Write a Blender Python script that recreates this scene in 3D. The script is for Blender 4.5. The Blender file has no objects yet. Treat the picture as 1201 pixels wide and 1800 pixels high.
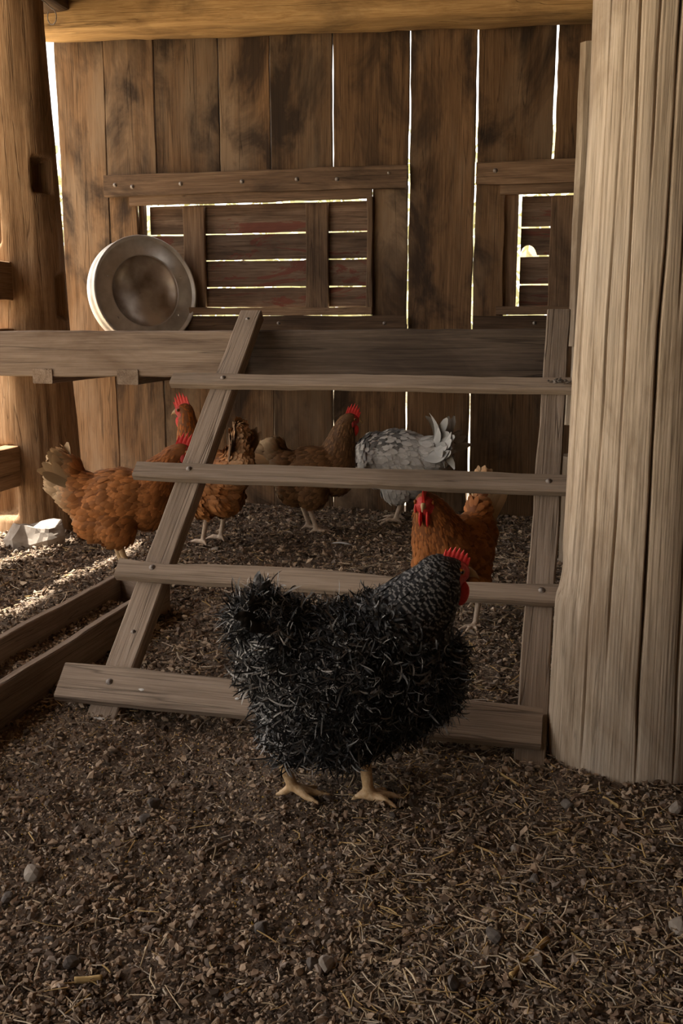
import bpy, bmesh, math, random
import numpy as np
from mathutils import Vector, Matrix

random.seed(7)
rng = np.random.default_rng(11)
S = bpy.context.scene
COL = S.collection

# ------------------------------------------------------------------ camera
FPX, PITCH, YAW, EYE = 1750.0, math.atan(330 / 1750.0), 0.231, 0.9
cam_d = bpy.data.cameras.new('camera')
cam_d.sensor_fit = 'VERTICAL'; cam_d.sensor_height = 36.0; cam_d.lens = FPX / 1800 * 36
cam_d.clip_start = 0.05; cam_d.clip_end = 300
cam = bpy.data.objects.new('camera', cam_d); COL.objects.link(cam)
cam.location = (0, 0, EYE); cam.rotation_euler = (math.pi / 2 - PITCH, 0, YAW)
S.camera = cam

# ------------------------------------------------------------------ sky, sun, exposure
SUN_EL, SUN_AZ = math.radians(64), math.radians(8)
world = bpy.data.worlds.new('sky'); S.world = world; world.use_nodes = True
wn = world.node_tree.nodes; wl = world.node_tree.links; wn.clear()
sky = wn.new('ShaderNodeTexSky'); sky.sky_type = 'NISHITA'; sky.sun_disc = False
sky.sun_elevation = SUN_EL; sky.sun_rotation = math.radians(-98); sky.air_density = 1.0; sky.dust_density = 3.0
haze = wn.new('ShaderNodeMix'); haze.data_type = 'RGBA'; haze.inputs[0].default_value = 0.75
haze.inputs[7].default_value = (4.6, 4.1, 3.45, 1)
bg = wn.new('ShaderNodeBackground'); bg.inputs[1].default_value = 0.34
wo = wn.new('ShaderNodeOutputWorld')
wl.new(sky.outputs[0], haze.inputs[6]); wl.new(haze.outputs[2], bg.inputs[0]); wl.new(bg.outputs[0], wo.inputs[0])
sun_d = bpy.data.lights.new('sun', 'SUN'); sun_d.energy = 9.0; sun_d.angle = math.radians(0.6); sun_d.color = (1, 0.93, 0.82)
sun = bpy.data.objects.new('sun', sun_d); COL.objects.link(sun)
sdir = Vector((math.cos(SUN_EL) * math.cos(SUN_AZ), -math.cos(SUN_EL) * math.sin(SUN_AZ), -math.sin(SUN_EL)))
sun.rotation_euler = sdir.to_track_quat('-Z', 'Y').to_euler(); sun.location = (-6, 0, 12)
vs = S.view_settings
vs.view_transform = 'Standard'; vs.look = 'None'; vs.gamma = 1.0; vs.use_curve_mapping = False
vs.exposure = 1.3

# ------------------------------------------------------------------ helpers
F_ = Vector((-math.sin(YAW) * math.cos(PITCH), math.cos(YAW) * math.cos(PITCH), -math.sin(PITCH)))
R_ = Vector((math.cos(YAW), math.sin(YAW), 0)); U_ = R_.cross(F_)
def _ray(x, y): return F_ + R_ * ((x - 600.5) / FPX) + U_ * ((900 - y) / FPX)
def atY(x, y, Y): d = _ray(x, y); return Vector((0, 0, EYE)) + d * (Y / d.y)
def atZ(x, y, z=0.0): d = _ray(x, y); return Vector((0, 0, EYE)) + d * ((z - EYE) / d.z)

WM = {}
def link(name, data, mw, parent=None):
    o = bpy.data.objects.new(name, data); COL.objects.link(o)
    WM[o.name] = mw.copy()
    if parent is not None:
        o.parent = parent; o.matrix_basis = WM[parent.name].inverted() @ mw
    else:
        o.matrix_basis = mw
    return o
def tag(o, label, cat, group=None, kind=None):
    o['label'] = label; o['category'] = cat
    if group: o['group'] = group
    if kind: o['kind'] = kind
    return o
def thing(name, label, cat, mw=Matrix.Identity(4), group=None):
    return tag(link(name, None, mw), label, cat, group)
def struct(name, data, mw=Matrix.Identity(4), label=None):
    o = link(name, data, mw); o['kind'] = 'structure'
    if label: o['label'] = label
    return o
def mesh_np(name, V, Fq, mat, smooth=False, cols=None, midx=None):
    """V (n,3); Fq (m,k) faces all k-sided (or a list of such arrays)."""
    me = bpy.data.meshes.new(name)
    groups = Fq if isinstance(Fq, list) else [Fq]
    groups = [g for g in groups if len(g)]
    V = np.asarray(V, np.float32)
    me.vertices.add(len(V)); me.vertices.foreach_set('co', V.ravel())
    nl = sum(g.size for g in groups); nf = sum(len(g) for g in groups)
    me.loops.add(nl); me.polygons.add(nf)
    me.loops.foreach_set('vertex_index', np.concatenate([g.ravel() for g in groups]).astype(np.int32))
    tot = np.concatenate([np.full(len(g), g.shape[1], np.int32) for g in groups])
    st = np.concatenate([[0], np.cumsum(tot)[:-1]]).astype(np.int32)
    me.polygons.foreach_set('loop_start', st); me.polygons.foreach_set('loop_total', tot)
    for m in (mat if isinstance(mat, (list, tuple)) else [mat]): me.materials.append(m)
    if midx is not None: me.polygons.foreach_set('material_index', np.asarray(midx, np.int32))
    me.polygons.foreach_set('use_smooth', np.full(nf, bool(smooth)))
    me.update(calc_edges=True)
    if cols is not None:
        ca = me.color_attributes.new('Col', 'FLOAT_COLOR', 'POINT')
        c4 = np.ones((len(V), 4), np.float32); c4[:, :3] = cols
        ca.data.foreach_set('color', c4.ravel())
    return me

# smooth value noise in numpy
_perm = rng.random((64, 64))
def vnoise(x, y, seed=0):
    x = np.asarray(x, float) + seed * 7.31; y = np.asarray(y, float) + seed * 3.17
    xi = np.floor(x).astype(int); yi = np.floor(y).astype(int)
    fx = x - xi; fy = y - yi; fx = fx * fx * (3 - 2 * fx); fy = fy * fy * (3 - 2 * fy)
    g = lambda i, j: _perm[i % 64, j % 64]
    return (g(xi, yi) * (1 - fx) + g(xi + 1, yi) * fx) * (1 - fy) + (g(xi, yi + 1) * (1 - fx) + g(xi + 1, yi + 1) * fx) * fy - 0.5

# ------------------------------------------------------------------ materials
def _nt(name):
    m = bpy.data.materials.new(name); m.use_nodes = True
    n = m.node_tree.nodes; l = m.node_tree.links
    return m, n, l, n['Principled BSDF']
def _ramp(n, stops):
    r = n.new('ShaderNodeValToRGB'); e = r.color_ramp.elements
    e[0].position, e[0].color = stops[0][0], (*stops[0][1], 1)
    e[1].position, e[1].color = stops[-1][0], (*stops[-1][1], 1)
    for p, c in stops[1:-1]:
        k = e.new(p); k.color = (*c, 1)
    return r
def wood(name, dark, mid, light, fine=230, stain=0.5, crack=0.55, ring=26, bump=0.35, stain_col=(0.02, 0.012, 0.008), grey=None, red=None, rough=0.85):
    m, n, l, b = _nt(name)
    tc = n.new('ShaderNodeTexCoord'); oi = n.new('ShaderNodeObjectInfo')
    mul = n.new('ShaderNodeMath'); mul.operation = 'MULTIPLY'; mul.inputs[1].default_value = 57.0
    l.new(oi.outputs['Random'], mul.inputs[0])
    add = n.new('ShaderNodeVectorMath'); add.operation = 'ADD'
    l.new(tc.outputs['Object'], add.inputs[0]); l.new(mul.outputs[0], add.inputs[1])
    def stretched(vec, scale, detail=6, rough_=0.6, dist=0.0):
        mp = n.new('ShaderNodeMapping'); mp.inputs['Scale'].default_value = vec
        l.new(add.outputs[0], mp.inputs[0])
        t = n.new('ShaderNodeTexNoise'); t.inputs['Scale'].default_value = scale; t.inputs['Detail'].default_value = detail
        t.inputs['Roughness'].default_value = rough_; t.inputs['Distortion'].default_value = dist
        l.new(mp.outputs[0], t.inputs['Vector']); return t
    g1 = stretched((0.022, 1, 1), fine, 3, 0.7)
    ck = stretched((0.03, 1, 1), 16, 3, 0.5, 0.3)            # drying cracks           # fibres
    g2 = stretched((0.06, 1, 1), ring, 5, 0.65, 0.8)           # broad growth rings
    st = stretched((0.45, 1, 1), 4.2, 6, 0.62, 0.6)        # stains
    mix = n.new('ShaderNodeMix'); mix.inputs[0].default_value = 0.5
    l.new(g1.outputs[0], mix.inputs[2]); l.new(g2.outputs[0], mix.inputs[3])
    rp = _ramp(n, [(0.33, dark), (0.5, mid), (0.66, light)]); l.new(mix.outputs[0], rp.inputs[0])
    col = rp.outputs[0]
    if grey:
        gm = stretched((0.3, 1, 1), 2.6, 5, 0.6); gr = _ramp(n, [(0.48, (0, 0, 0)), (0.62, (1, 1, 1))]); l.new(gm.outputs[0], gr.inputs[0])
        mg = n.new('ShaderNodeMix'); mg.data_type = 'RGBA'; sc_ = n.new('ShaderNodeMath'); sc_.operation = 'MULTIPLY'; sc_.inputs[1].default_value = 0.75
        l.new(gr.outputs[0], sc_.inputs[0]); l.new(sc_.outputs[0], mg.inputs[0]); l.new(col, mg.inputs[6]); mg.inputs[7].default_value = (*grey, 1); col = mg.outputs[2]
    if red:
        gm = stretched((0.25, 1, 1), 9, 6, 0.7, 1.5); gr = _ramp(n, [(0.54, (0, 0, 0)), (0.58, (1, 1, 1))]); l.new(gm.outputs[0], gr.inputs[0])
        mg = n.new('ShaderNodeMix'); mg.data_type = 'RGBA'; l.new(gr.outputs[0], mg.inputs[0]); l.new(col, mg.inputs[6]); mg.inputs[7].default_value = (*red, 1); col = mg.outputs[2]
    sr = _ramp(n, [(0.47, (0, 0, 0)), (0.63, (1, 1, 1))]); l.new(st.outputs[0], sr.inputs[0])
    sm = n.new('ShaderNodeMath'); sm.operation = 'MULTIPLY'; sm.inputs[1].default_value = stain; l.new(sr.outputs[0], sm.inputs[0])
    ms = n.new('ShaderNodeMix'); ms.data_type = 'RGBA'; l.new(sm.outputs[0], ms.inputs[0]); l.new(col, ms.inputs[6]); ms.inputs[7].default_value = (*stain_col, 1)
    # slight brightness change from board to board
    hv = n.new('ShaderNodeHueSaturation'); mr = n.new('ShaderNodeMapRange'); mr.inputs[3].default_value = 0.78; mr.inputs[4].default_value = 1.2
    l.new(oi.outputs['Random'], mr.inputs[0]); l.new(mr.outputs[0], hv.inputs['Value']); l.new(ms.outputs[2], hv.inputs['Color'])
    cr = _ramp(n, [(0.492, (0, 0, 0)), (0.5, (1, 1, 1)), (0.508, (0, 0, 0))]); l.new(ck.outputs[0], cr.inputs[0])
    cm = n.new('ShaderNodeMath'); cm.operation = 'MULTIPLY'; cm.inputs[1].default_value = crack; l.new(cr.outputs[0], cm.inputs[0])
    mk = n.new('ShaderNodeMix'); mk.data_type = 'RGBA'; l.new(cm.outputs[0], mk.inputs[0]); l.new(hv.outputs[0], mk.inputs[6]); mk.inputs[7].default_value = (dark[0] * .3, dark[1] * .3, dark[2] * .3, 1)
    l.new(mk.outputs[2], b.inputs['Base Color'])
    b.inputs['Roughness'].default_value = rough; b.inputs['Specular IOR Level'].default_value = 0.25
    bp = n.new('ShaderNodeBump'); bp.inputs['Strength'].default_value = bump; bp.inputs['Distance'].default_value = 0.006
    hs = n.new('ShaderNodeMath'); hs.operation = 'SUBTRACT'; l.new(mix.outputs[0], hs.inputs[0]); l.new(cm.outputs[0], hs.inputs[1])
    l.new(hs.outputs[0], bp.inputs['Height']); l.new(bp.outputs[0], b.inputs['Normal'])
    return m
def plain(name, c, rough=0.7, metal=0.0, noise=0.0, nscale=30, c2=None, sss=0.0, bump=0.0):
    m, n, l, b = _nt(name)
    b.inputs['Roughness'].default_value = rough; b.inputs['Metallic'].default_value = metal
    b.inputs['Base Color'].default_value = (*c, 1)
    tc = n.new('ShaderNodeTexCoord'); t = n.new('ShaderNodeTexNoise'); t.inputs['Scale'].default_value = nscale; t.inputs['Detail'].default_value = 6
    l.new(tc.outputs['Object'], t.inputs['Vector'])
    if c2:
        r = _ramp(n, [(0.35, c), (0.65, c2)]); l.new(t.outputs[0], r.inputs[0]); l.new(r.outputs[0], b.inputs['Base Color'])
    if bump:
        bp = n.new('ShaderNodeBump'); bp.inputs['Strength'].default_value = bump; bp.inputs['Distance'].default_value = 0.004
        l.new(t.outputs[0], bp.inputs['Height']); l.new(bp.outputs[0], b.inputs['Normal'])
    if sss:
        b.inputs['Subsurface Weight'].default_value = sss; b.inputs['Subsurface Radius'].default_value = (0.01, 0.003, 0.002)
    return m
def vcol(name, rough=0.8, spec=0.2, sheen=0.0, trans=0.0):
    m, n, l, b = _nt(name)
    a = n.new('ShaderNodeVertexColor'); a.layer_name = 'Col'
    l.new(a.outputs[0], b.inputs['Base Color']); b.inputs['Roughness'].default_value = rough
    b.inputs['Specular IOR Level'].default_value = spec
    return m

M = {}
M['wall'] = wood('barn board wood', (0.048, 0.026, 0.012), (0.135, 0.074, 0.034), (0.23, 0.136, 0.07), stain=0.88, grey=(0.2, 0.14, 0.09))
M['beam'] = wood('hewn beam wood', (0.2, 0.11, 0.04), (0.42, 0.25, 0.10), (0.58, 0.38, 0.17), stain=0.45, bump=0.6)
M['post'] = wood('old post wood', (0.17, 0.095, 0.045), (0.34, 0.2, 0.10), (0.48, 0.32, 0.18), stain=0.35, bump=0.6)
M['column'] = wood('weathered column wood', dark=(0.20, 0.15, 0.105), mid=(0.43, 0.345, 0.255), light=(0.56, 0.46, 0.36), crack=0.3, ring=70,  stain=0.6, bump=0.38, stain_col=(0.17, 0.11, 0.065), grey=(0.42, 0.37, 0.31))
M['roost'] = wood('roost wood', (0.15, 0.11, 0.08), (0.28, 0.215, 0.16), (0.38, 0.30, 0.235), stain=0.3, bump=0.5, stain_col=(0.08, 0.055, 0.035))
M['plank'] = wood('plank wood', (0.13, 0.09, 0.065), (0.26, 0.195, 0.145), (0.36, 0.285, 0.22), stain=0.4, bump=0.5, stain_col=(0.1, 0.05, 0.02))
M['frame'] = wood('window frame wood', (0.08, 0.048, 0.028), (0.18, 0.11, 0.065), (0.28, 0.185, 0.115), stain=0.6, bump=0.4)
M['slat'] = wood('shutter slat wood', (0.055, 0.035, 0.022), (0.14, 0.09, 0.06), (0.23, 0.165, 0.12), stain=0.5, bump=0.45, red=(0.15, 0.055, 0.038))
M['plank_d'] = wood('dark shaded plank wood', (0.05, 0.036, 0.027), (0.10, 0.075, 0.056), (0.16, 0.12, 0.092), stain=0.4, bump=0.5)  # darker wood tone, with the set-back plank's shade put into it
M['dark'] = wood('dark beam wood', (0.03, 0.018, 0.01), (0.07, 0.042, 0.024), (0.12, 0.075, 0.045), stain=0.5)
M['iron'] = plain('rusty iron', (0.16, 0.12, 0.1), 0.6, 0.6, c2=(0.3, 0.27, 0.24), nscale=120, bump=0.3)
M['galv'] = plain('galvanised steel', (0.46, 0.43, 0.39), 0.42, 0.35, c2=(0.60, 0.57, 0.53), nscale=18)
M['dish'] = plain('mottled galvanised steel', (0.2, 0.145, 0.10), 0.38, 0.5, c2=(0.52, 0.46, 0.40), nscale=7, bump=0.15)  # brown mottling, darker than the flange around it
M['litter'] = vcol('litter crumbs', 0.9, 0.15)
M['feather'] = vcol('plumage', 0.62, 0.25)
M['comb'] = plain('red comb skin', (0.62, 0.022, 0.022), 0.5, c2=(0.72, 0.05, 0.04), nscale=200, sss=0.25, bump=0.2)
M['face'] = plain('red face skin', (0.42, 0.02, 0.02), 0.6, c2=(0.52, 0.05, 0.04), nscale=220, bump=0.3)
M['leg'] = plain('yellow leg scales', (0.52, 0.33, 0.16), 0.55, c2=(0.62, 0.44, 0.25), nscale=150, bump=0.4)
M['leg_pale'] = plain('pale leg scales', (0.50, 0.37, 0.27), 0.55, c2=(0.60, 0.48, 0.36), nscale=150, bump=0.4)
M['beak'] = plain('horn beak', (0.36, 0.2, 0.08), 0.4, c2=(0.5, 0.32, 0.15), nscale=80)
M['beak_d'] = plain('dark horn beak', (0.22, 0.13, 0.06), 0.4, c2=(0.38, 0.24, 0.11), nscale=60)
M['eye'] = plain('orange eye', (0.25, 0.07, 0.01), 0.1)
M['pupil'] = plain('dark pupil', (0.005, 0.005, 0.005), 0.05)
M['stone'] = plain('field stone', (0.20, 0.165, 0.13), 0.9, c2=(0.34, 0.29, 0.24), nscale=22, bump=0.6)
M['stone_d'] = plain('dark pebble', (0.07, 0.056, 0.047), 0.85, c2=(0.15, 0.125, 0.105), nscale=40, bump=0.5)
M['rock'] = plain('pale rock', (0.24, 0.2, 0.165), 0.9, c2=(0.37, 0.32, 0.27), nscale=22, bump=0.6)
M['straw'] = wood('straw stalk', (0.28, 0.17, 0.06), (0.45, 0.3, 0.12), (0.6, 0.43, 0.2), stain=0.2)
M['white'] = plain('white droppings', (0.6, 0.59, 0.56), 0.8, c2=(0.75, 0.74, 0.7))
M['soil'] = plain('litter soil', (0.08, 0.055, 0.037), 0.95, c2=(0.19, 0.137, 0.094), nscale=90, bump=1.0)
M['yard'] = plain('dry yard ground', (0.46, 0.38, 0.26), 0.95, c2=(0.60, 0.52, 0.38), nscale=1.5, bump=0.3)
M['leaf'] = plain('hedge leaves', (0.34, 0.35, 0.19), 0.7, c2=(0.60, 0.57, 0.40), nscale=3)
M['bark'] = plain('hedge bark', (0.12, 0.09, 0.06), 0.9, c2=(0.2, 0.15, 0.1), nscale=20)

# ------------------------------------------------------------------ boards and logs (grain along local X)
def axes(x, z, o):
    x = Vector(x).normalized(); z = Vector(z); z = (z - x * z.dot(x)).normalized(); y = z.cross(x)
    m = Matrix.Identity(4)
    for i, v in enumerate((x, y, z)):
        m[0][i], m[1][i], m[2][i] = v.x, v.y, v.z
    m.translation = Vector(o); return m
def board_mesh(name, L, w0, w1, t, mat, seg=None, wob=0.003, ch=0.003, bow=0.0, endj=0.0, holes=None, edge=None):
    """a sawn board from x=0..L, width w0 -> w1 on local y, thickness t on local z, uneven edges"""
    seg = seg or max(4, int(L / 0.06)); sd = random.randint(0, 999)
    c = min(ch, t * 0.3)
    V = []
    for i in range(seg + 1):
        u = i / seg; x = u * L; w = w0 + (w1 - w0) * u
        e1 = 2 * wob * float(vnoise(x * 6, 0.3, sd)) + wob * float(vnoise(x * 21, 0.8, sd)); e2 = 2 * wob * float(vnoise(x * 6, 5.3, sd)) + wob * float(vnoise(x * 21, 9.8, sd))
        if edge: e1 += edge[0](u); e2 += edge[1](u)
        bz = bow * 4 * u * (1 - u) + wob * 0.7 * float(vnoise(x * 4, 11.1, sd))
        a, b_ = -w / 2 + e1, w / 2 + e2; z0, z1 = -t / 2 + bz, t / 2 + bz
        ring = [(a + c, z0), (b_ - c, z0), (b_, z0 + c), (b_, z1 - c), (b_ - c, z1), (a + c, z1), (a, z1 - c), (a, z0 + c)]
        for k, (y, z) in enumerate(ring):
            dx = 0.0
            if endj and i in (0, seg): dx = endj * float(vnoise(y * 40, z * 40 + 3, sd + i))
            V.append((x + dx, y, z))
    Q = []
    for i in range(seg):
        for k in range(8):
            a = i * 8 + k; b_ = i * 8 + (k + 1) % 8
            Q.append((a, b_, b_ + 8, a + 8))
    caps = np.array([[7 - k for k in range(8)], [seg * 8 + k for k in range(8)]])
    return mesh_np(name, np.array(V), [np.array(Q), caps], mat)
def board(name, p0, p1, face, w0, t, mat, parent=None, w1=None, **k):
    """centre line p0->p1; `face` is the direction the broad side looks"""
    p0 = Vector(p0); p1 = Vector(p1); L = (p1 - p0).length
    me = board_mesh(name, L, w0, w1 or w0, t, mat, **k)
    return link(name, me, axes(p1 - p0, face, p0), parent)
def log_mesh(name, L, rf, mat, nx=60, na=48, th=None):
    """round timber along local X; rf(x, theta) -> radius (arrays)"""
    x = np.linspace(0, L, nx)
    if th is None: th = np.linspace(0, 2 * np.pi, na, endpoint=False)
    na = len(th)
    X, T = np.meshgrid(x, th, indexing='ij'); r = rf(X, T)
    V = np.stack([X, r * np.cos(T), r * np.sin(T)], -1).reshape(-1, 3)
    i, k = np.meshgrid(np.arange(nx - 1), np.arange(na), indexing='ij'); k2 = (k + 1) % na
    Q = np.stack([i * na + k, i * na + k2, (i + 1) * na + k2, (i + 1) * na + k], -1).reshape(-1, 4)
    n0 = len(V); V = np.vstack([V, [[0, 0, 0], [L, 0, 0]]]); ks = np.arange(na); k2 = (ks + 1) % na
    T0 = np.stack([np.full(na, n0), k2, ks], -1); T1 = np.stack([np.full(na, n0 + 1), (nx - 1) * na + ks, (nx - 1) * na + k2], -1)
    return mesh_np(name, V, [Q, np.vstack([T0, T1])], mat, smooth=True)
def bolt(p, d, r, parent, name='bolt', mat=None):
    """rounded bolt head with a washer, looking along d"""
    prof = [(0, 0.45), (0.45, 0.42), (0.6, 0.3), (0.62, 0.12), (1.0, 0.1), (1.0, 0.0)]
    na = 10; V = []; Q = []
    for (a, b_) in prof:
        for k in range(na): V.append((b_ * r * 1.3, a * r * math.cos(k * 2 * math.pi / na), a * r * math.sin(k * 2 * math.pi / na)))
    for i in range(len(prof) - 1):
        for k in range(na): Q.append((i * na + k, (i + 1) * na + k, (i + 1) * na + (k + 1) % na, i * na + (k + 1) % na))
    me = mesh_np(name, np.array(V), np.array(Q), mat or M['iron'], smooth=True)
    d = Vector(d); z = Vector((0, 0, 1)) if abs(d.z) < 0.9 else Vector((0, 1, 0))
    return link(name, me, axes(d, z, p), parent)
def T(x, y, z): return Matrix.Translation((x, y, z))

# ================================================================== SETTING
# ground inside the barn: uneven litter floor
def gh(x, y):
    return 0.012 * vnoise(x * 3.1, y * 3.1, 1) * 2 + 0.007 * vnoise(x * 9, y * 9, 2) * 2 + 0.0045 * vnoise(x * 27, y * 27, 3) * 2
gx = np.linspace(-3.2, 2.4, 320); t_ = np.linspace(0, 1, 270); gy = 0.4 + 4.5 * t_ ** 1.5
GX, GY = np.meshgrid(gx, gy, indexing='ij')
GZ = gh(GX, GY) + 0.0015 * vnoise(GX * 45, GY * 45, 4) * 2
Vg = np.stack([GX, GY, GZ], -1).reshape(-1, 3); ny = len(gy)
i, k = np.meshgrid(np.arange(len(gx) - 1), np.arange(ny - 1), indexing='ij')
Qg = np.stack([i * ny + k, (i + 1) * ny + k, (i + 1) * ny + k + 1, i * ny + k + 1], -1).reshape(-1, 4)
floor = struct('floor', mesh_np('floor', Vg, Qg, M['soil'], smooth=True), label='uneven brown earth floor under loose litter')
# yard outside
Vy = np.array([(-60, -40, -0.05), (40, -40, -0.05), (40, 60, -0.05), (-60, 60, -0.05)])
struct('ground_yard', mesh_np('ground_yard', Vy, np.array([[0, 1, 2, 3]]), M['yard']), label='sunlit dry yard outside the barn')

YW = 4.72   # inner face of the plank wall
wallb = struct('wall_back', None, T(0, YW, 0), 'wall of upright brown barn boards with two shuttered openings')
# board joints: image columns measured at row 200 turned into wall positions
J = [atY(x, 200, YW).x for x in (100, 185, 272, 385, 475, 585, 720, 838, 975)] + [0.12, 0.46, 0.80, 1.12, 1.46, 1.8, 2.14, 2.45]
GAP = [0.004, 0.002, 0.003, 0.003, 0.004, 0.006, 0.008, 0.009, 0.014] + [0.006] * 8
ZT = 2.46
def zat(x, y): return atY(x, y, YW).z
zr1, zr0 = 1.615, 1.515          # rail above the openings
zo1, zo0 = 1.470, 0.981          # opening top and bottom
zs0 = 0.94                       # under the sill
def wboard(x0, x1, z0, z1, dy=0.0, wob=0.003, taper=0.0):
    x0 += 0.0; w = x1 - x0
    return board('wall_board', ((x0 + x1) / 2, YW + 0.0125 + dy, z0), ((x0 + x1) / 2 + taper, YW + 0.0125 + dy, z1), (0, -1, 0), w, 0.025, M['wall'], wallb, wob=wob)
for b_ in range(len(J) - 1):
    x0 = J[b_] + GAP[b_] / 2; x1 = J[b_ + 1] - GAP[b_ + 1] / 2
    dy = random.uniform(-0.004, 0.006)
    if b_ in (1, 2, 3, 4, 5):
        wboard(x0, x1, 1.56, ZT, dy); wboard(x0, x1, -0.06, 0.90, dy)
    elif b_ in (7, 8):
        wboard(x0, x1, 1.56, ZT, dy, wob=0.005); wboard(x0, x1, -0.06, 0.90, dy)
    elif b_ == 0:
        wboard(x0, x1, -0.06, ZT, dy, wob=0.004)
    else:
        wboard(x0, x1, -0.06, ZT, dy, wob=0.004 if b_ == 6 else 0.003)
# boards that flank the openings
XL0, XL1 = J[1] + 0.002, atY(242, 420, YW).x
XR0, XR1 = atY(647, 450, YW).x + 0.018, J[6] - 0.006
wboard(XL0 + 0.0, XL1, 0.88, 1.53, 0.002); wboard(XR0, XR1, 0.88, 1.53, 0.004)
X20, X21 = J[7] + 0.006, atY(886, 440, YW).x
wboard(X20, X21, 0.88, 1.53, 0.0, wob=0.006)

def window(n, xa, xb, rail_a, rail_b, trim_a, battens, bolts, slat_a, slat_b, label, notch=False):
    w = struct('window_%d' % n, None, T((xa + xb) / 2, YW, zo0), label)
    zr = (zr0 + zr1) / 2
    rl = board('rail', (rail_a, YW - 0.02, zr), (rail_b, YW - 0.02, zr), (0, -1, 0), zr1 - zr0, 0.034, M['frame'], w, wob=0.004)
    for bx, bz in bolts:
        bolt((bx, YW - 0.036, bz), (0, -1, 0), 0.011, rl)
    board('head_trim', (trim_a, YW - 0.012, 1.496), (xb + 0.02, YW - 0.012, 1.496), (0, -1, 0), 0.05, 0.022, M['frame'], w)
    # jambs stand in the thickness of the opening
    jw = slat_a - xa - 0.010
    board('jamb', (xa + jw / 2 - 0.004, YW + 0.05, zo0 - 0.03), (xa + jw / 2 - 0.004, YW + 0.05, zo1 + 0.01), (0, -1, 0), jw, 0.04, M['frame'], w, wob=0.001)
    board('jamb', (xb + 0.012, YW + 0.02, zo0 - 0.03), (xb + 0.012, YW + 0.02, zo1 + 0.01), (0, -1, 0), 0.028, 0.09, M['frame'], w)
    board('sill', (xa - 0.02, YW + 0.005, 0.962), (xb + 0.025, YW + 0.005, 0.962), (0, -1, 0), 0.036, 0.07, M['frame'], w)
    lr = board('lower_rail', (rail_a, YW - 0.016, 0.895), (rail_b, YW - 0.016, 0.895), (0, -1, 0), 0.088, 0.03, M['dark'], w)
    for bx in (rail_b - 0.1, rail_b - 0.62):
        if bx > rail_a: bolt((bx, YW - 0.031, 0.905), (0, -1, 0), 0.009, lr)
    g = [zo1 + 0.008, 1.336, 1.209, 1.080, zo0 - 0.002]
    for q in range(4):
        ht = g[q] - g[q + 1] - 0.007; zc = (g[q] + g[q + 1]) / 2
        ed = None
        if notch and q == 1:    # broken lower corner lets light in
            ed = (lambda u: 0.045 * max(0.0, 1 - ((u - 0.06) / 0.062) ** 2) ** 0.5 if abs(u - 0.06) < 0.062 else 0.0, lambda u: 0.0)
        board('slat', (slat_a, YW + 0.085, zc), (slat_b, YW + 0.085, zc), (0, -1, 0), ht, 0.02, M['slat'], w, wob=0.0016, edge=ed, seg=70)
    for bx in battens:
        board('batten', (bx, YW + 0.058, zo0 - 0.02), (bx, YW + 0.058, zo1 - 0.005), (0, -1, 0), 0.112, 0.024, M['frame'], w)
    return w
xa1 = atY(243, 450, YW).x; xb1 = atY(647, 450, YW).x
window(1, xa1, xb1, atY(188, 320, YW).x, atY(718, 310, YW).x, atY(230, 340, YW).x,
       [atY(343, 450, YW + .058).x, atY(558, 450, YW + .058).x],
       [(atY(x, 325, YW).x, zat(x, y)) for x, y in ((208, 327), (238, 330), (323, 325), (430, 321), (526, 317), (596, 317), (686, 306))],
       atY(267, 450, YW + .08).x, xb1 + 0.05, 'wide low barn opening shuttered by gapped horizontal slats')
xa2 = atY(886, 440, YW).x - 0.006
window(2, xa2, xa2 + 0.62, J[7] + 0.008, 0.42, atY(880, 335, YW).x,
       [atY(988, 440, YW + .058).x, atY(988, 440, YW + .058).x + 0.42],
       [(atY(x, 310, YW).x, zat(x, 302)) for x in (872,)], atY(915, 450, YW + .08).x, xa2 + 0.66, 'narrow shuttered barn opening half hidden by the big column', notch=True)

# top beam under the roof
def rf_beam(X, Tt):
    # squared, axe-hewn timber
    c, s = np.cos(Tt), np.sin(Tt)
    sq = 0.125 / np.maximum(np.abs(c), np.abs(s)) ** 0.75
    return sq + 0.012 * vnoise(X * 4, Tt * 1.6 + 9, 5) + 0.006 * vnoise(X * 16, Tt * 4, 6)
pb0 = atY(48, 56, 4.45); pb1 = atY(1060, 20, 4.45)
pbd = (pb1 - pb0); pbr = pb1 + pbd.normalized() * 2.1
beam = struct('trim_beam', log_mesh('trim_beam', (pbr - pb0).length, rf_beam, M['beam'], 150, 40),
              axes(pbr - pb0, (0, 0, 1), pb0 + Vector((0, 0.10, 0.122))), 'golden axe-hewn timber beam across the top of the wall')
# dark plate over the left post running towards the viewer
struct('trim_plate', log_mesh('trim_plate', 7.0, rf_beam, M['dark'], 60, 24), axes((0, -1, 0), (0, 0, 1), (-2.42, 4.75, 2.41)), 'dark roof plate timber above the left post')

# roof, right wall
roof = struct('ceiling', None, T(0, 0, 2.56), 'plank underside of the barn roof')
yv = 5.15
for q in range(24):
    board('roof_board', (-2.95, yv - 0.14 - q * 0.29, 2.56), (2.75, yv - 0.14 - q * 0.29, 2.56), (0, 0, 1), 0.285, 0.03, M['wall'], roof, seg=8)
struct('roof_leak_blocker', mesh_np('roof_leak_blocker', np.array([(-2.97, -2.0, 2.60), (2.8, -2.0, 2.60), (2.8, 5.2, 2.60), (-2.97, 5.2, 2.60), (-2.97, -2.0, 2.63), (2.8, -2.0, 2.63), (2.8, 5.2, 2.63), (-2.97, 5.2, 2.63)]), np.array([(0, 3, 2, 1), (4, 5, 6, 7), (0, 1, 5, 4), (1, 2, 6, 5), (2, 3, 7, 6), (3, 0, 4, 7)]), M['dark']), label='unseen sheet added over the roof boards to block light leaks')  # added out of view to stop light leaking between the roof boards
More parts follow.
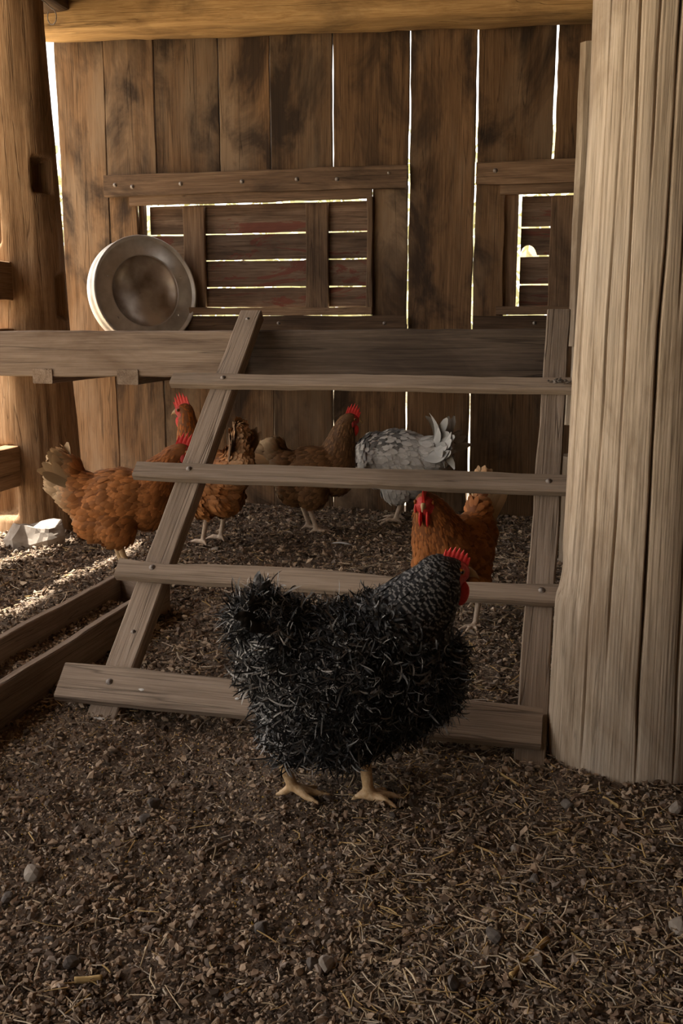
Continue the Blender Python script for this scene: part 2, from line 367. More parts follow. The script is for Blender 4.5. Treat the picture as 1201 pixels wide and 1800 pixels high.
wf = struct('wall_front_blocker', None, T(1.0, -1.2, 0), 'unseen plank wall added at the front to block fill light')  # added behind the camera to cut frontal fill light
for q in range(15):
    board('wall_board', (-1.8 + q * 0.30, -1.2, -0.05), (-1.8 + q * 0.30, -1.2, 2.55), (0, 1, 0), 0.296, 0.03, M['wall'], wf, seg=8)
wr = struct('wall_right', None, T(2.5, 1.6, 0), 'plank wall closing the right side')
for q in range(22):
    board('wall_board', (2.5, 4.7 - q * 0.30, -0.05), (2.5, 4.7 - q * 0.30, 2.55), (-1, 0, 0), 0.297, 0.03, M['wall'], wr, seg=8)

# ------------------------------------------------------------------ left post (tree trunk with mortises)
pl = Vector((-2.36, 4.02, 0))
def rf_post(X, Tt):
    r = 0.203 - 0.030 * X + 0.02 * np.exp(-X / 0.25)
    r = r + 0.02 * vnoise(X * 1.2, np.cos(Tt) * 1.3 + np.sin(Tt) + 4, 7) + 0.008 * vnoise(X * 5, Tt * 3, 8)
    r = r + 0.010 * vnoise(X * 1.0, Tt * 14, 9) * np.clip(1.4 - X, 0.3, 1)
    for (x0, x1, t0, hw, dp) in MORT:
        d = np.abs((Tt - t0 + np.pi) % (2 * np.pi) - np.pi)
        m = 1 / (1 + np.exp(-(hw - d) / 0.02)) / (1 + np.exp(-(X - x0) / 0.004)) / (1 + np.exp((X - x1) / 0.004))
        r = r - dp * m
    return r
# local frame: X up, Y -> world x, Z -> world y ; theta=0 faces +x, theta=-90deg faces the viewer
MORT = [(1.50, 1.63, math.radians(-22), 0.30, 0.09), (1.28, 1.48, math.radians(-112), 0.30, 0.09), (0.98, 1.16, math.radians(0), 0.22, 0.05), (0.13, 0.43, math.radians(-105), 0.30, 0.10)]
mp = Matrix(((0, 1, 0, pl.x), (0, 0, 1, pl.y), (1, 0, 0, -0.05), (0, 0, 0, 1)))
post = struct('post_left', log_mesh('post_left', 2.36, rf_post, M['post'], 220, 120), mp, 'round tan tree-trunk post with cut mortises at the left')
# rails of the open left side
zA1 = atY(46, 782, 3.85).z; zA0 = atY(46, 852, 3.85).z
for q, (z0, z1) in enumerate(((zA0, zA1), (0.72, 0.885), (1.0, 1.16))):
    o = board('fence_rail', (-2.36, 3.9 if q == 0 else 3.86, (z0 + z1) / 2), (-2.36, 1.3, (z0 + z1) / 2), (1, 0, 0), z1 - z0, 0.07, M['post'], None, wob=0.004)
    tag(o, ('thick lower rail let into the left tree-trunk post', 'middle rail of the open left side', 'upper rail of the open left side')[q], 'rail', 'rails of the open left side')
# outer post, out of the picture, that carries the rails
o = struct('post_front', log_mesh('post_front', 2.4, lambda X, Tt: 0.16 + 0.02 * vnoise(X, Tt, 3), M['post'], 20, 24), Matrix(((0, 1, 0, -2.36), (0, 0, 1, 1.2), (1, 0, 0, -0.05), (0, 0, 0, 1))), 'round post at the front of the open side')

# ------------------------------------------------------------------ right column
cc = Vector((0.135, 2.06, 0))
crk = [(math.radians(a), random.uniform(0.0014, 0.0028), d, random.randint(0, 99), z0, z1) for a, d, z0, z1 in
       ((-62, 0.02, 0, 2.5), (-88, 0.03, 0, 2.5), (-112, 0.018, 0.2, 2.2), (-128, 0.016, 0.0, 1.6), (-142, 0.014, 0.5, 2.5), (-75, 0.014, 0.9, 2.5), (-48, 0.02, 1.0, 2.5), (-98, 0.012, 1.1, 2.0), (-56, 0.018, 1.2, 2.4), (-68, 0.014, 1.25, 2.4), (-160, 0.012, 0.3, 1.2), (-35, 0.02, 0.2, 1.6))]
def rf_col(X, Tt):
    Z = X - 0.06
    r = 0.150 + 0.010 * np.clip((0.5 - Z) / 0.5, 0, 1) - 0.015 * np.clip((Z - 0.45) / 0.85, 0, 1)
    side = np.exp(-((((Tt - math.radians(-170) + np.pi) % (2 * np.pi)) - np.pi) / 0.45) ** 2)
    r = r + 0.008 * side / (1 + np.exp((Z - 0.362) / 0.006))          # split slab low on the left
    r = r - 0.004 * side * np.exp(-((Z - 0.42) / 0.03) ** 2)
    r = r + 0.012 * vnoise(X * 1.1, np.cos(Tt) * 1.5 + 5, 12) + 0.005 * vnoise(X * 2.3, Tt * 5, 13) + 0.0010 * vnoise(X * 2.5, Tt * 80, 14)
    for (t0, w, d, sd, z0, z1) in crk:
        tc = t0 + 0.10 * vnoise(X * 1.0, 0.5, sd) + 0.03 * vnoise(X * 6, 2.5, sd)
        dd = ((Tt - tc + np.pi) % (2 * np.pi) - np.pi) * 0.155
        env = np.clip((Z - z0) / 0.15, 0, 1) * np.clip((z1 - Z) / 0.15, 0, 1)
        r = r - d * env * np.exp(-(dd / w) ** 2) * (0.55 + vnoise(X * 5, 7.7, sd))
    return r
mc = Matrix(((0, 1, 0, cc.x), (0, 0, 1, cc.y), (1, 0, 0, -0.06), (0, 0, 0, 1)))
struct('column_right', log_mesh('column_right', 2.6, rf_col, M['column'], 170, 0, np.concatenate([np.linspace(math.radians(-205), math.radians(15), 440, endpoint=False), np.linspace(math.radians(15), math.radians(155), 60, endpoint=False)])), mc, 'thick pale weathered tree-trunk column with long cracks at the right')
# short notched post behind it
p2 = atZ(1012, 985)
np_ = thing('notched_post', 'grey squared post with notches standing behind the big column', 'post', T(p2.x, p2.y, 0))
for (z0, z1, lx, ly, w) in ((-0.03, 0.41, 986, 890, 0.14), (0.41, 0.53, 1001, 775, 0.07), (0.53, 0.65, 988, 715, 0.13), (0.65, 0.82, 1004, 650, 0.07), (0.82, 1.87, 1009, 350, 0.14)):
    xl = atY(lx, ly, p2.y - 0.06).x
    board('post_section', (xl + w / 2, p2.y, z0), (xl + w / 2, p2.y, z1), (0, -1, 0), w, 0.12, M['column'], np_, wob=0.003, ch=0.02)


# ================================================================== ROOST LADDER
TILT = 0.682; LB = Vector((-1.032, 1.95, 0)); LWID = 0.969
ld = Vector((0, math.cos(TILT), math.sin(TILT))); ln = Vector((0, -math.sin(TILT), math.cos(TILT)))   # up the ladder / out of its face
ladder = thing('roost_ladder', 'grey wooden roost ladder of four rungs leaning on the plank shelf', 'ladder', T(-0.55, 2.0, 0))
def lad(u, s, off=0.0): return LB + Vector((u, 0, 0)) + ld * s + ln * off
def lad_px(x, y):
    """where a line of sight meets the ladder plane: (u, s)"""
    d = _ray(x, y); o = Vector((0, 0, EYE)) - LB; tt = -o.dot(ln) / d.dot(ln); q = o + d * tt
    return q.x, q.dot(ld)
LT = 0.042; RT = 0.024
for (u, w, top) in ((0.0, 0.072, 1.50), (LWID, 0.066, 1.50)):
    board('leg', lad(u, -0.04, -LT / 2), lad(u, top, -LT / 2), ln, w, LT, M['roost'], ladder, wob=0.0025, endj=0.006)
RUNGS = [((300, 685), (1006, 678), 1.148, 0.052), ((237, 838), (1001, 860), 0.777, 0.058), ((208, 1015), (996, 1045), 0.436, 0.060), ((113, 1195), (952, 1295), 0.102, 0.092)]
for qi, (a, b_, s, w) in enumerate(RUNGS):
    u0 = lad_px(*a)[0]; u1 = lad_px(*b_)[0]
    rg = board('rung', lad(u0, s, RT / 2), lad(u1, s - (0.0 if qi != 3 else 0.012), RT / 2), ln, w, RT, M['roost'], ladder, w1=w * (0.98 if qi != 1 else 1.06), wob=0.0035, endj=0.008, ch=0.004,
               edge=((lambda u: 0.0), (lambda u: -0.012 * math.exp(-((u - 0.12) / 0.09) ** 2) - 0.014 * math.exp(-((u - 0.75) / 0.2) ** 2))) if qi == 2 else None)
    for u in (0.0, LWID):
        if qi == 3 and u: continue
        bolt(lad(u + 0.004, s + 0.003, RT), ln, 0.0085, rg, 'screw')
bolt(lad(0, 1.455, 0), ln, 0.007, ladder, 'screw'); bolt(lad(0.004, 0.26, 0), ln, 0.006, ladder, 'screw')

# ================================================================== PLANK SHELF
YP = 3.075
shelf = thing('plank_shelf', 'low shelf with a broad grey front plank and bearers to the wall', 'shelf', T(-1.2, YP, 0.7))
xr = atY(962, 620, YP).x
xs = atY(417, 620, YP).x
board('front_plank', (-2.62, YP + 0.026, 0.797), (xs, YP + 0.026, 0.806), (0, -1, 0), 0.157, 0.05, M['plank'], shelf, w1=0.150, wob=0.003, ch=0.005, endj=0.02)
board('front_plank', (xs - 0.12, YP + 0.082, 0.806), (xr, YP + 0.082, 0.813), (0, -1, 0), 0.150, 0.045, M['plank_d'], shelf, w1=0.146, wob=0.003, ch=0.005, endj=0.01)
for x in (atY(82, 678, YP + .02).x, atY(230, 680, YP + .02).x, -0.75, -0.16):
    board('bearer', (x, YP - 0.005, 0.728), (x, YW - 0.005, 0.733), (0, 0, 1), 0.072 if x < -1 else 0.05, 0.05 if x < -1 else 0.02, M['plank'], shelf)
for q in range(1):
    board('shelf_board', (-2.6, 4.57 + q * 0.27, 0.772), (-0.1, 4.30 + q * 0.27, 0.772), (0, 0, 1), 0.26, 0.028, M['plank'], shelf)
board('shelf_leg', (-2.52, YP + 0.08, -0.02), (-2.52, YP + 0.08, 0.70), (0, -1, 0), 0.09, 0.06, M['plank'], shelf)
board('shelf_leg', (xr - 0.005, 3.9, -0.02), (xr - 0.005, 3.9, 0.72), (0, -1, 0), 0.05, 0.05, M['dark'], shelf)

# ================================================================== PAN
pc = atY(257, 511, 4.53); rad = 0.262
tocam = (Vector((0, 0, EYE)) - pc).normalized()
nrm = (Matrix.Rotation(math.radians(24), 3, 'Z') @ tocam); nrm = (nrm + Vector((0, 0, 0.16))).normalized()
pan = thing('metal_pan', 'round galvanised pan with a dished centre leaning on the wall', 'pan', T(pc.x, pc.y, 0.786))
def lathe(name, prof, na, mat, parent, mw):
    V = []; Q = []
    for (r, x) in prof:
        for k in range(na):
            a = 2 * math.pi * k / na; V.append((x, r * math.cos(a), r * math.sin(a)))
    for i in range(len(prof) - 1):
        for k in range(na): Q.append((i * na + k, i * na + (k + 1) % na, (i + 1) * na + (k + 1) % na, (i + 1) * na + k))
    return link(name, mesh_np(name, np.array(V), np.array(Q), mat, smooth=True), mw, parent)
mpan = axes(nrm, (0, 0, 1), pc)
r_ = rad
lathe('rim', [(r_ * .985, -.085), (r_, -.083), (r_ * 1.0, -.045), (r_ * .975, -.04), (r_ * .985, -.012), (r_ * 1.0, -.008), (r_ * 1.0, 0.004), (r_ * .985, .010), (r_ * .965, .008), (r_ * .95, -.002), (r_ * .93, -.006)], 96, M['galv'], pan, mpan)
lathe('flange', [(r_ * .935, -.006), (r_ * .9, -.004), (r_ * .665, -.004), (r_ * .65, .001), (r_ * .64, -.007)], 96, M['galv'], pan, mpan)
lathe('dish', [(r_ * .64, -.006), (r_ * .615, -.022), (r_ * .40, -.045), (r_ * .2, -.062), (r_ * .06, -.072), (0.002, -.073)], 96, M['dish'], pan, mpan)
for a in (20, 160, 215, 320):
    a = math.radians(a); loc = mpan @ Vector((-.004, -r_ * .76 * math.cos(a), r_ * .76 * math.sin(a)))
    bolt(loc, nrm, 0.006, pan, 'rivet', M['galv'])

# ================================================================== TROUGH
tr = thing('feed_trough', 'long low wooden feed trough lying at the left', 'trough', T(-1.34, 2.1, 0))
def tboard(name, x, y0, y1): return board(name, (x, y0, 0.048), (x, y1, 0.048), (1, 0, 0), 0.112, 0.024, M['plank'], tr, wob=0.003)
tboard('side_board', -1.245, 1.1, 2.86); tboard('side_board', -1.43, 1.1, 3.0)
board('end_board', (-1.418, 2.90, 0.045), (-1.257, 2.80, 0.045), (0, 1, 0), 0.1, 0.022, M['plank'], tr)
board('end_board', (-1.418, 1.12, 0.045), (-1.257, 1.12, 0.045), (0, -1, 0), 0.1, 0.022, M['plank'], tr)
board('bottom_board', (-1.337, 1.13, 0.018), (-1.337, 2.80, 0.018), (0, 0, 1), 0.155, 0.02, M['plank'], tr)

# ================================================================== STONES, STICKS, FEATHERS
def stone_mesh(name, sx, sy, sz, mat, sub=2, seed=0, sharp=0.5):
    bm = bmesh.new(); bmesh.ops.create_icosphere(bm, subdivisions=sub, radius=1.0)
    r = random.Random(seed)
    planes = [(Vector((r.gauss(0, 1), r.gauss(0, 1), r.gauss(0, 1))).normalized(), r.uniform(0.45, 0.85)) for _ in range(12)]
    for v in bm.verts:
        for nrm_, d in planes:
            e = v.co.dot(nrm_) - d
            if e > 0: v.co -= nrm_ * e * (0.6 + sharp * 0.4)
        v.co *= 1 + r.uniform(-0.02, 0.02)
        v.co.x *= sx; v.co.y *= sy; v.co.z *= sz
    me = bpy.data.meshes.new(name); bm.to_mesh(me); bm.free(); me.materials.append(mat)
    return me
def ghf(x, y): return float(gh(np.array(x), np.array(y)))
def stone(px, py, w, h, label, mat='stone_d', sub=2, seed=None, asp=0.8, sink=0.05):
    p = atZ(px, py); seed = seed if seed is not None else random.randint(0, 9999)
    me = stone_mesh('stone', w / 2, w / 2 * asp, h / 2, M[mat], sub, seed)
    mw = T(p.x, p.y, ghf(p.x, p.y) + h / 2 * (1 - sink)) @ Matrix.Rotation(random.uniform(0, 6), 4, 'Z')
    return tag(link('stone', me, mw), label, 'stone', 'loose stones on the litter')
# the big flat rock by the left post: own outline
rk = atZ(64, 958); bm = bmesh.new()
base = [(-.125, -.03), (-.075, -.075), (0.0, -.07), (.06, -.045), (.115, .02), (.10, .075), (.02, .10), (-.07, .075)]
lo = [bm.verts.new((x * .92, y * .92, -0.03)) for x, y in base]; mi = [bm.verts.new((x * 1.0, y, 0.028 + 0.012 * math.sin(i_ * 2.1))) for i_, (x, y) in enumerate(base)]
tp = [bm.verts.new((x * .8 + 0.012, y * .72 + .02, 0.082 + 0.014 * math.sin(i_ * 1.3 + 1))) for i_, (x, y) in enumerate(base)]
for a_, b2 in ((lo, mi), (mi, tp)):
    for q in range(8): bm.faces.new((a_[q], a_[(q + 1) % 8], b2[(q + 1) % 8], b2[q]))
bm.faces.new(tp); bm.faces.new(lo[::-1]); bmesh.ops.triangulate(bm, faces=bm.faces[:])
bmesh.ops.subdivide_edges(bm, edges=bm.edges[:], cuts=2, use_grid_fill=True)
for v in bm.verts: v.co += Vector((random.gauss(0, 1), random.gauss(0, 1), random.gauss(0, 1))) * 0.0016
me = bpy.data.meshes.new('rock'); bm.to_mesh(me); bm.free(); me.materials.append(M['rock'])
tag(link('rock', me, T(rk.x, rk.y, 0.0) @ Matrix.Rotation(YAW, 4, 'Z')), 'large flat pale rock at the foot of the left post', 'rock')
for a in ((58, 1542, .042, .036, 'squarish pale stone at the far left of the foreground', 'stone'), (14, 1578, .032, .022, 'dark stone at the left edge below the squarish stone', 'stone_d'),
          (272, 1428, .036, .024, 'flattish brown stone left of the black hen', 'stone_d'), (575, 1704, .034, .03, 'grey stone at the bottom centre', 'stone'),
          (549, 1700, .026, .022, 'dark pebble just left of the grey bottom stone', 'stone_d'), (460, 1630, .03, .028, 'dark angular clod in the bottom middle', 'stone_d'),
          (868, 1668, .036, .028, 'smooth dark grey stone left of the thick straw stalk', 'stone_d'), (996, 1432, .03, .028, 'round dark stone before the foot of the column', 'stone_d'),
          (942, 1556, .026, .02, 'small dark stone right of centre in the foreground', 'stone_d'), (254, 1450, .03, .018, 'thin grey flake of stone in the left foreground', 'stone_d'),
          (88, 1655, .02, .014, 'small bluish pebble in the lower left', 'stone_d'), (125, 1690, .03, .02, 'round grey pebble at the lower left', 'stone_d'),
          (945, 1705, .028, .016, 'flat grey stone right of the thick straw stalk', 'stone'), (797, 1745, .03, .022, 'rough grey clod at the bottom right of centre', 'stone_d'),
          (380, 968, .05, .03, 'pale grey stone by the foot of the tall brown hen', 'stone'), (1188, 1440, .035, .03, 'grey stone at the right edge under the column', 'stone'),
          (28, 975, .035, .03, 'small stone in the sun before the flat rock', 'stone'), (1190, 1650, .04, .03, 'pale stone at the right edge', 'stone'),
          (690, 1445, .02, .015, 'small brown stone before the black hen front foot', 'stone_d'), (905, 1495, .022, .018, 'small grey stone in the right foreground', 'stone')):
    stone(*a)
def stick(x0, y0, x1, y1, r, label, name='straw_stalk', mat='straw', lift=0.004):
    a = atZ(x0, y0); b_ = atZ(x1, y1); a.z = ghf(a.x, a.y) + lift + r; b_.z = ghf(b_.x, b_.y) + lift + r
    sd = random.randint(0, 99)
    me = log_mesh(name, (b_ - a).length, lambda X, Tt: r * (1 + 0.5 * vnoise(X * 60, Tt, sd)) * (0.55 + 0.45 * np.abs(np.sin(Tt))), M[mat], 10, 8)
    return tag(link(name, me, axes(b_ - a, (0, 0, 1), a)), label, 'straw' if name == 'straw_stalk' else 'stick', 'single stalks and sticks on the litter')
stick(898, 1733, 962, 1664, .006, 'thick golden straw stalk at the lower right')
stick(131, 1722, 180, 1719, .0055, 'short pale straw stalk at the lower left')
stick(94, 1728, 132, 1723, .002, 'thin stalk left of the short pale straw')
stick(362, 1507, 405, 1490, .004, 'small brown twig in the left middle foreground', 'twig', 'plank')
stick(405, 1490, 410, 1472, .003, 'forked tip of the brown twig', 'twig', 'plank')
stick(124, 1424, 160, 1412, .004, 'pale brown twig near the left shadow', 'twig', 'plank')
stick(875, 1357 + 10, 912, 1390, .003, 'straw lying near the foot of the ladder')
stick(958, 1475, 1002, 1470, .003, 'bent golden straw before the column')
stick(1062, 1508, 1074, 1530, .004, 'short bright straw below the column')
stick(1060, 1418, 1088, 1434, .004, 'pale straw chip beside the round dark stone')
stick(824, 1489, 880, 1507, .002, 'thin pale straw in the right foreground')
stick(1005, 1645, 1055, 1690, .002, 'long thin straw right of the thick stalk')
stick(640, 1620 + 30, 690, 1665, .002, 'thin straw at the bottom centre')

# ================================================================== HENS
def ell(c, r, pitch=0.0, nu=18, nv=12):
    u = np.linspace(0, 2 * np.pi, nu, endpoint=False); v = np.linspace(0, np.pi, nv)
    Vv, Uu = np.meshgrid(v, u, indexing='ij')
    P = np.stack([r[0] * np.sin(Vv) * np.cos(Uu), r[1] * np.sin(Vv) * np.sin(Uu), r[2] * np.cos(Vv)], -1).reshape(-1, 3)
    cp, sp = math.cos(pitch), math.sin(pitch)
    P = np.stack([P[:, 0] * cp - P[:, 2] * sp, P[:, 1], P[:, 0] * sp + P[:, 2] * cp], -1) + np.array(c)
    i, k = np.meshgrid(np.arange(nv - 1), np.arange(nu), indexing='ij'); k2 = (k + 1) % nu
    return P, np.stack([i * nu + k, (i + 1) * nu + k, (i + 1) * nu + k2, i * nu + k2], -1).reshape(-1, 4)
def chain(pts, rs, n=8):
    out = []
    for a in range(len(pts) - 1):
        p, q = np.array(pts[a], float), np.array(pts[a + 1], float)
        m = max(n, int(np.linalg.norm(q - p) / (0.5 * min(rs[a], rs[a + 1]))))
        for t in np.linspace(0, 1, m):
            r = rs[a] * (1 - t) + rs[a + 1] * t
            out.append(ell(p * (1 - t) + q * t, (r, r, r), 0, 10, 7))
    return out
def voxel(parts, vox):
    V = []; Q = []; n0 = 0
    for P, q in parts:
        V.append(P); Q.append(q + n0); n0 += len(P)
    me = mesh_np('tmp', np.vstack(V), np.vstack(Q), M['leg'])
    o = bpy.data.objects.new('tmp', me); COL.objects.link(o)
    md = o.modifiers.new('r', 'REMESH'); md.mode = 'VOXEL'; md.voxel_size = vox
    dg = bpy.context.evaluated_depsgraph_get(); ev = o.evaluated_get(dg); m2 = ev.to_mesh()
    n = len(m2.vertices); co = np.empty(n * 3); m2.vertices.foreach_get('co', co); co = co.reshape(-1, 3)
    lv = np.empty(len(m2.loops), np.int32); m2.loops.foreach_get('vertex_index', lv); fq = lv.reshape(-1, 4)
    ev.to_mesh_clear(); bpy.data.objects.remove(o); bpy.data.meshes.remove(me)
    return co, fq
def laplace(co, fq, w, it):
    e = np.vstack([fq[:, [0, 1]], fq[:, [1, 2]], fq[:, [2, 3]], fq[:, [3, 0]]])
    deg = np.bincount(e[:, 0], minlength=len(co)).astype(float)[:, None]
    for _ in range(it):
        acc = np.stack([np.bincount(e[:, 0], weights=co[e[:, 1], j], minlength=len(co)) for j in range(3)], -1)
        co = co + w[:, None] * 0.6 * (acc / deg - co)
    return co
def vnormals(co, fq):
    fn = np.cross(co[fq[:, 2]] - co[fq[:, 0]], co[fq[:, 3]] - co[fq[:, 1]])
    vn = np.zeros_like(co)
    for j in range(4):
        for a in range(3): vn[:, a] += np.bincount(fq[:, j], weights=fn[:, a], minlength=len(co))
    return vn / (np.linalg.norm(vn, axis=1, keepdims=True) + 1e-12), np.linalg.norm(fn, axis=1)
def unit(v): return v / (np.linalg.norm(v, axis=-1, keepdims=True) + 1e-12)
def ribbons(P, N, D, L, W, lift, curl, twist, K, colfn, tipw=0.5, cup=0.15, strip=False):
    """one curved feather blade per row"""
    n = len(P); B = unit(np.cross(N, D)); ang = lift.copy(); pos = P.copy(); V = np.zeros((n, K + 1, 3, 3)); C = np.zeros((n, K + 1, 3, 3))
    tw = np.zeros(n); step = (L / K)[:, None]
    for k in range(K + 1):
        t = k / K
        dirv = D * np.cos(ang)[:, None] + N * np.sin(ang)[:, None]
        nn = -D * np.sin(ang)[:, None] + N * np.cos(ang)[:, None]
        dirv = dirv * np.cos(tw)[:, None] + B * np.sin(tw)[:, None]; Bk = unit(np.cross(nn, dirv))
        wd = W * (0.35 + 0.65 * math.sin(math.pi * min(1, t * 0.62 + 0.12)) if t < 0.75 else (0.9 * math.sqrt(max(0, 1 - ((t - 0.75) / 0.25) ** 2)) * (1 - tipw) + tipw * (1 - (t - 0.75) * 2.2)))
        wd = wd[:, None] if np.ndim(wd) else W[:, None] * wd
        V[:, k, 0] = pos - Bk * wd / 2; V[:, k, 1] = pos + nn * wd * cup; V[:, k, 2] = pos + Bk * wd / 2
        for j in range(3): C[:, k, j] = colfn(t, abs(j - 1))
        pos = pos + dirv * step; ang = ang + curl / K; tw = tw + twist / K
    if strip:
        V = V[:, :, ::2]; C = C[:, :, ::2]; idx = np.arange(n * (K + 1) * 2).reshape(n, K + 1, 2)
        return V.reshape(-1, 3), np.stack([idx[:, :-1, 0], idx[:, 1:, 0], idx[:, 1:, 1], idx[:, :-1, 1]], -1).reshape(-1, 4), C.reshape(-1, 3)
    idx = np.arange(n * (K + 1) * 3).reshape(n, K + 1, 3)
    q = np.concatenate([np.stack([idx[:, :-1, j], idx[:, 1:, j], idx[:, 1:, j + 1], idx[:, :-1, j + 1]], -1).reshape(-1, 4) for j in (0, 1)])
    return V.reshape(-1, 3), q, C.reshape(-1, 3)
def comb_mesh(L, h, n, thick, back=0.0):
    """serrated blade in the local xz plane, base arched over the skull"""
    top = []; bot = []
    for i in range(n * 4 + 1):
        u = i / (n * 4); x = -L / 2 + L * u
        env = math.sin(math.pi * (0.12 + 0.80 * u)) ** 0.7
        saw = abs(((i / 4) % 1) * 2 - 1)
        top.append((x, h * env * (0.45 + 0.75 * saw) ))
        bot.append((x, -0.012 - 0.5 * (x / L) ** 2 * h * 1.5))
    m = len(top); V = []
    for s_ in (-1, 1):
        for (x, z) in bot: V.append((x, s_ * thick / 2, z))
        for (x, z) in top: V.append((x, s_ * thick / 2 * 0.35, z))
    Q = []
    for i in range(m - 1):
        Q.append((i, i + 1, m + i + 1, m + i)); Q.append((2 * m + i + 1, 2 * m + i, 3 * m + i, 3 * m + i + 1))
        Q.append((m + i, m + i + 1, 3 * m + i + 1, 3 * m + i))
    Q.append((0, m, 3 * m, 2 * m)); Q.append((m - 1, 3 * m - 1, 4 * m - 1, 2 * m - 1)[::1])
    return mesh_np('comb', np.array(V), np.array(Q), M['comb'])
def cone_mesh(name, pts, rs, mat, flat=1.0):
    V = []; Q = []; na = 12
    for (p, r) in zip(pts, rs):
        for k in range(na):
            a = 2 * math.pi * k / na; V.append((p[0], r * math.cos(a) * flat, p[2] + r * math.sin(a)))
    for i in range(len(pts) - 1):
        for k in range(na): Q.append((i * na + k, (i + 1) * na + k, (i + 1) * na + (k + 1) % na, i * na + (k + 1) % na))
    return mesh_np(name, np.array(V), np.array(Q), mat, smooth=True)

def hen(label, pos, yaw, sc, body, neck, neck_r, head, head_pitch, feet, nf, colours, style='smooth', tail=None, comb=(0.052, 0.026, 5), legmat='leg', head_yaw=0.0, vox=0.005, hocks=None, blade=1.0, lt=1.0, beak='beak'):
    z0 = ghf(pos[0], pos[1])
    mw = T(pos[0], pos[1], z0) @ Matrix.Rotation(yaw, 4, 'Z') @ Matrix.Scale(sc, 4)
    root = thing('hen', label, 'hen', mw, 'hens in the barn')
    parts = [ell((x, y, z), (rx, ry, rz), p) for (x, y, z, rx, ry, rz, p) in body]
    parts += chain(neck, neck_r, 8)
    hd = np.array(head); hp = head_pitch
    fwd = np.array([math.cos(hp) * math.cos(head_yaw), math.cos(hp) * math.sin(head_yaw), math.sin(hp)]); upv = np.array([-math.sin(hp) * math.cos(head_yaw), -math.sin(hp) * math.sin(head_yaw), math.cos(hp)])
    parts += chain([neck[-1], tuple(hd), tuple(hd + fwd * 0.022)], [neck_r[-1], 0.031, 0.021], 6)
    legs = []
    for q, f in enumerate(feet):
        fx, fy, fz, lift = f; hipx, hipy = 0.0 + fx * 0.35, math.copysign(0.055, fy)
        hk = (fx - 0.03, fy, 0.105) if not hocks else hocks[q]
        legs.append(((hipx, hipy, 0.17), hk, (fx, fy, 0.012 + fz)))
        parts += chain([(hipx, hipy, 0.17), hk], [0.04, 0.0125 * lt], 6)
        parts += chain([hk, (fx, fy, 0.014 + fz)], [0.0115 * lt, 0.0095 * lt], 6)
        for a, L in ((0.0, 0.072), (0.6, 0.060), (-0.6, 0.060), (3.0, 0.032)):
            ca, sa = math.cos(a), math.sin(a); mz = 0.016 + fz * 0.5
            parts += chain([(fx, fy, 0.014 + fz), (fx + ca * L * 0.5, fy + sa * L * 0.5, 0.0125 + (0.004 if lift == 0 else 0.0)), (fx + ca * L, fy + sa * L, 0.006)], [0.0078 * lt, 0.0070 * lt, 0.0045], 5)
    co, fq = voxel(parts, vox)
    # leg mask
    def segd(P, a, b_):
        a = np.array(a); b_ = np.array(b_); ab = b_ - a; t = np.clip(((P - a) @ ab) / (ab @ ab), 0, 1)
        return np.linalg.norm(P - (a + t[:, None] * ab), axis=1), t
    isleg = np.zeros(len(co), bool)
    for (h0, hk, ft) in legs:
        d1, _ = segd(co, hk, ft); isleg |= d1 < 0.019 * lt
        isleg |= (np.linalg.norm((co - np.array(ft))[:, :2], axis=1) < 0.085) & (co[:, 2] < 0.035)
    co = laplace(co, fq, np.where(isleg, 0.25, 1.0), 10)
    vn, farea = vnormals(co, fq)
    face_c = hd + fwd * 0.024 - upv * 0.004
    side = np.abs((co - hd) @ np.cross(upv, fwd))
    isface = (np.linalg.norm(co - face_c, axis=1) < 0.029)
    fl = isleg[fq].sum(1) >= 2; ff = isface[fq].sum(1) >= 3
    mi_ = np.where(fl, 1, np.where(ff, 2, 0))
    bc = np.array(colours['skin'])
    bodyo = link('body', mesh_np('body', co, fq, [M['feather'], M[legmat], M['face']], smooth=True, cols=np.tile(bc, (len(co), 1)), midx=mi_), mw, root)
    # ---- plumage
    ok = ~(fl | ff); area = np.where(ok, farea, 0)
    fc = co[fq].mean(1)
    # flow of the feathers: down the neck, then back along the body
    nk = np.array(neck); nd = np.full(len(fc), 9.0); ndir = np.zeros((len(fc), 3)); nr = np.zeros(len(fc))
    allp = np.vstack([nk, hd]); allr = list(neck_r) + [0.03]
    for a in range(len(allp) - 1):
        d, t = segd(fc, allp[a], allp[a + 1]); rr = allr[a] * (1 - t) + allr[a + 1] * t
        e = d / rr; m = e < nd; nd[m] = e[m]; ndir[m] = unit((allp[a] - allp[a + 1])[None])[0]; nr[m] = (a + t[m]) / (len(allp) - 1)
    wn_ = np.clip((1.45 - nd) / 0.35, 0, 1) * np.clip(nr / 0.25, 0, 1)
    flow = np.tile(np.array([-1.0, 0, -0.28]), (len(fc), 1))
    low = np.clip((0.19 - fc[:, 2]) / 0.1, 0, 1); flow += low[:, None] * np.array([0.25, 0, -1.1])
    frontb = np.clip((fc[:, 0] - 0.10) / 0.1, 0, 1); flow += frontb[:, None] * np.array([0.4, 0, -0.8])
    rear = np.clip((-0.09 - fc[:, 0]) / 0.08, 0, 1) * np.clip((fc[:, 2] - 0.26) / 0.06, 0, 1); flow += rear[:, None] * np.array([-0.2, 0, 0.9])
    flow = flow * (1 - wn_)[:, None] + ndir * wn_[:, None] * 1.2
    weight = area * (1 + 1.6 * wn_); pr = weight / weight.sum()
    r = np.random.default_rng(abs(hash(label)) % 1000 if False else len(label) * 17 + int(pos[0] * 100) + 500)
    sel = r.choice(len(fq), nf, p=pr)
    fv = (vn[fq[sel]]).mean(1); N = unit(fv)
    P = fc[sel] + r.normal(0, vox * 0.35, (nf, 3)); P -= N * 0.003
    D = flow[sel]; D = D - N * (D * N).sum(1)[:, None]; jit = 0.16 if style == 'smooth' else 0.85
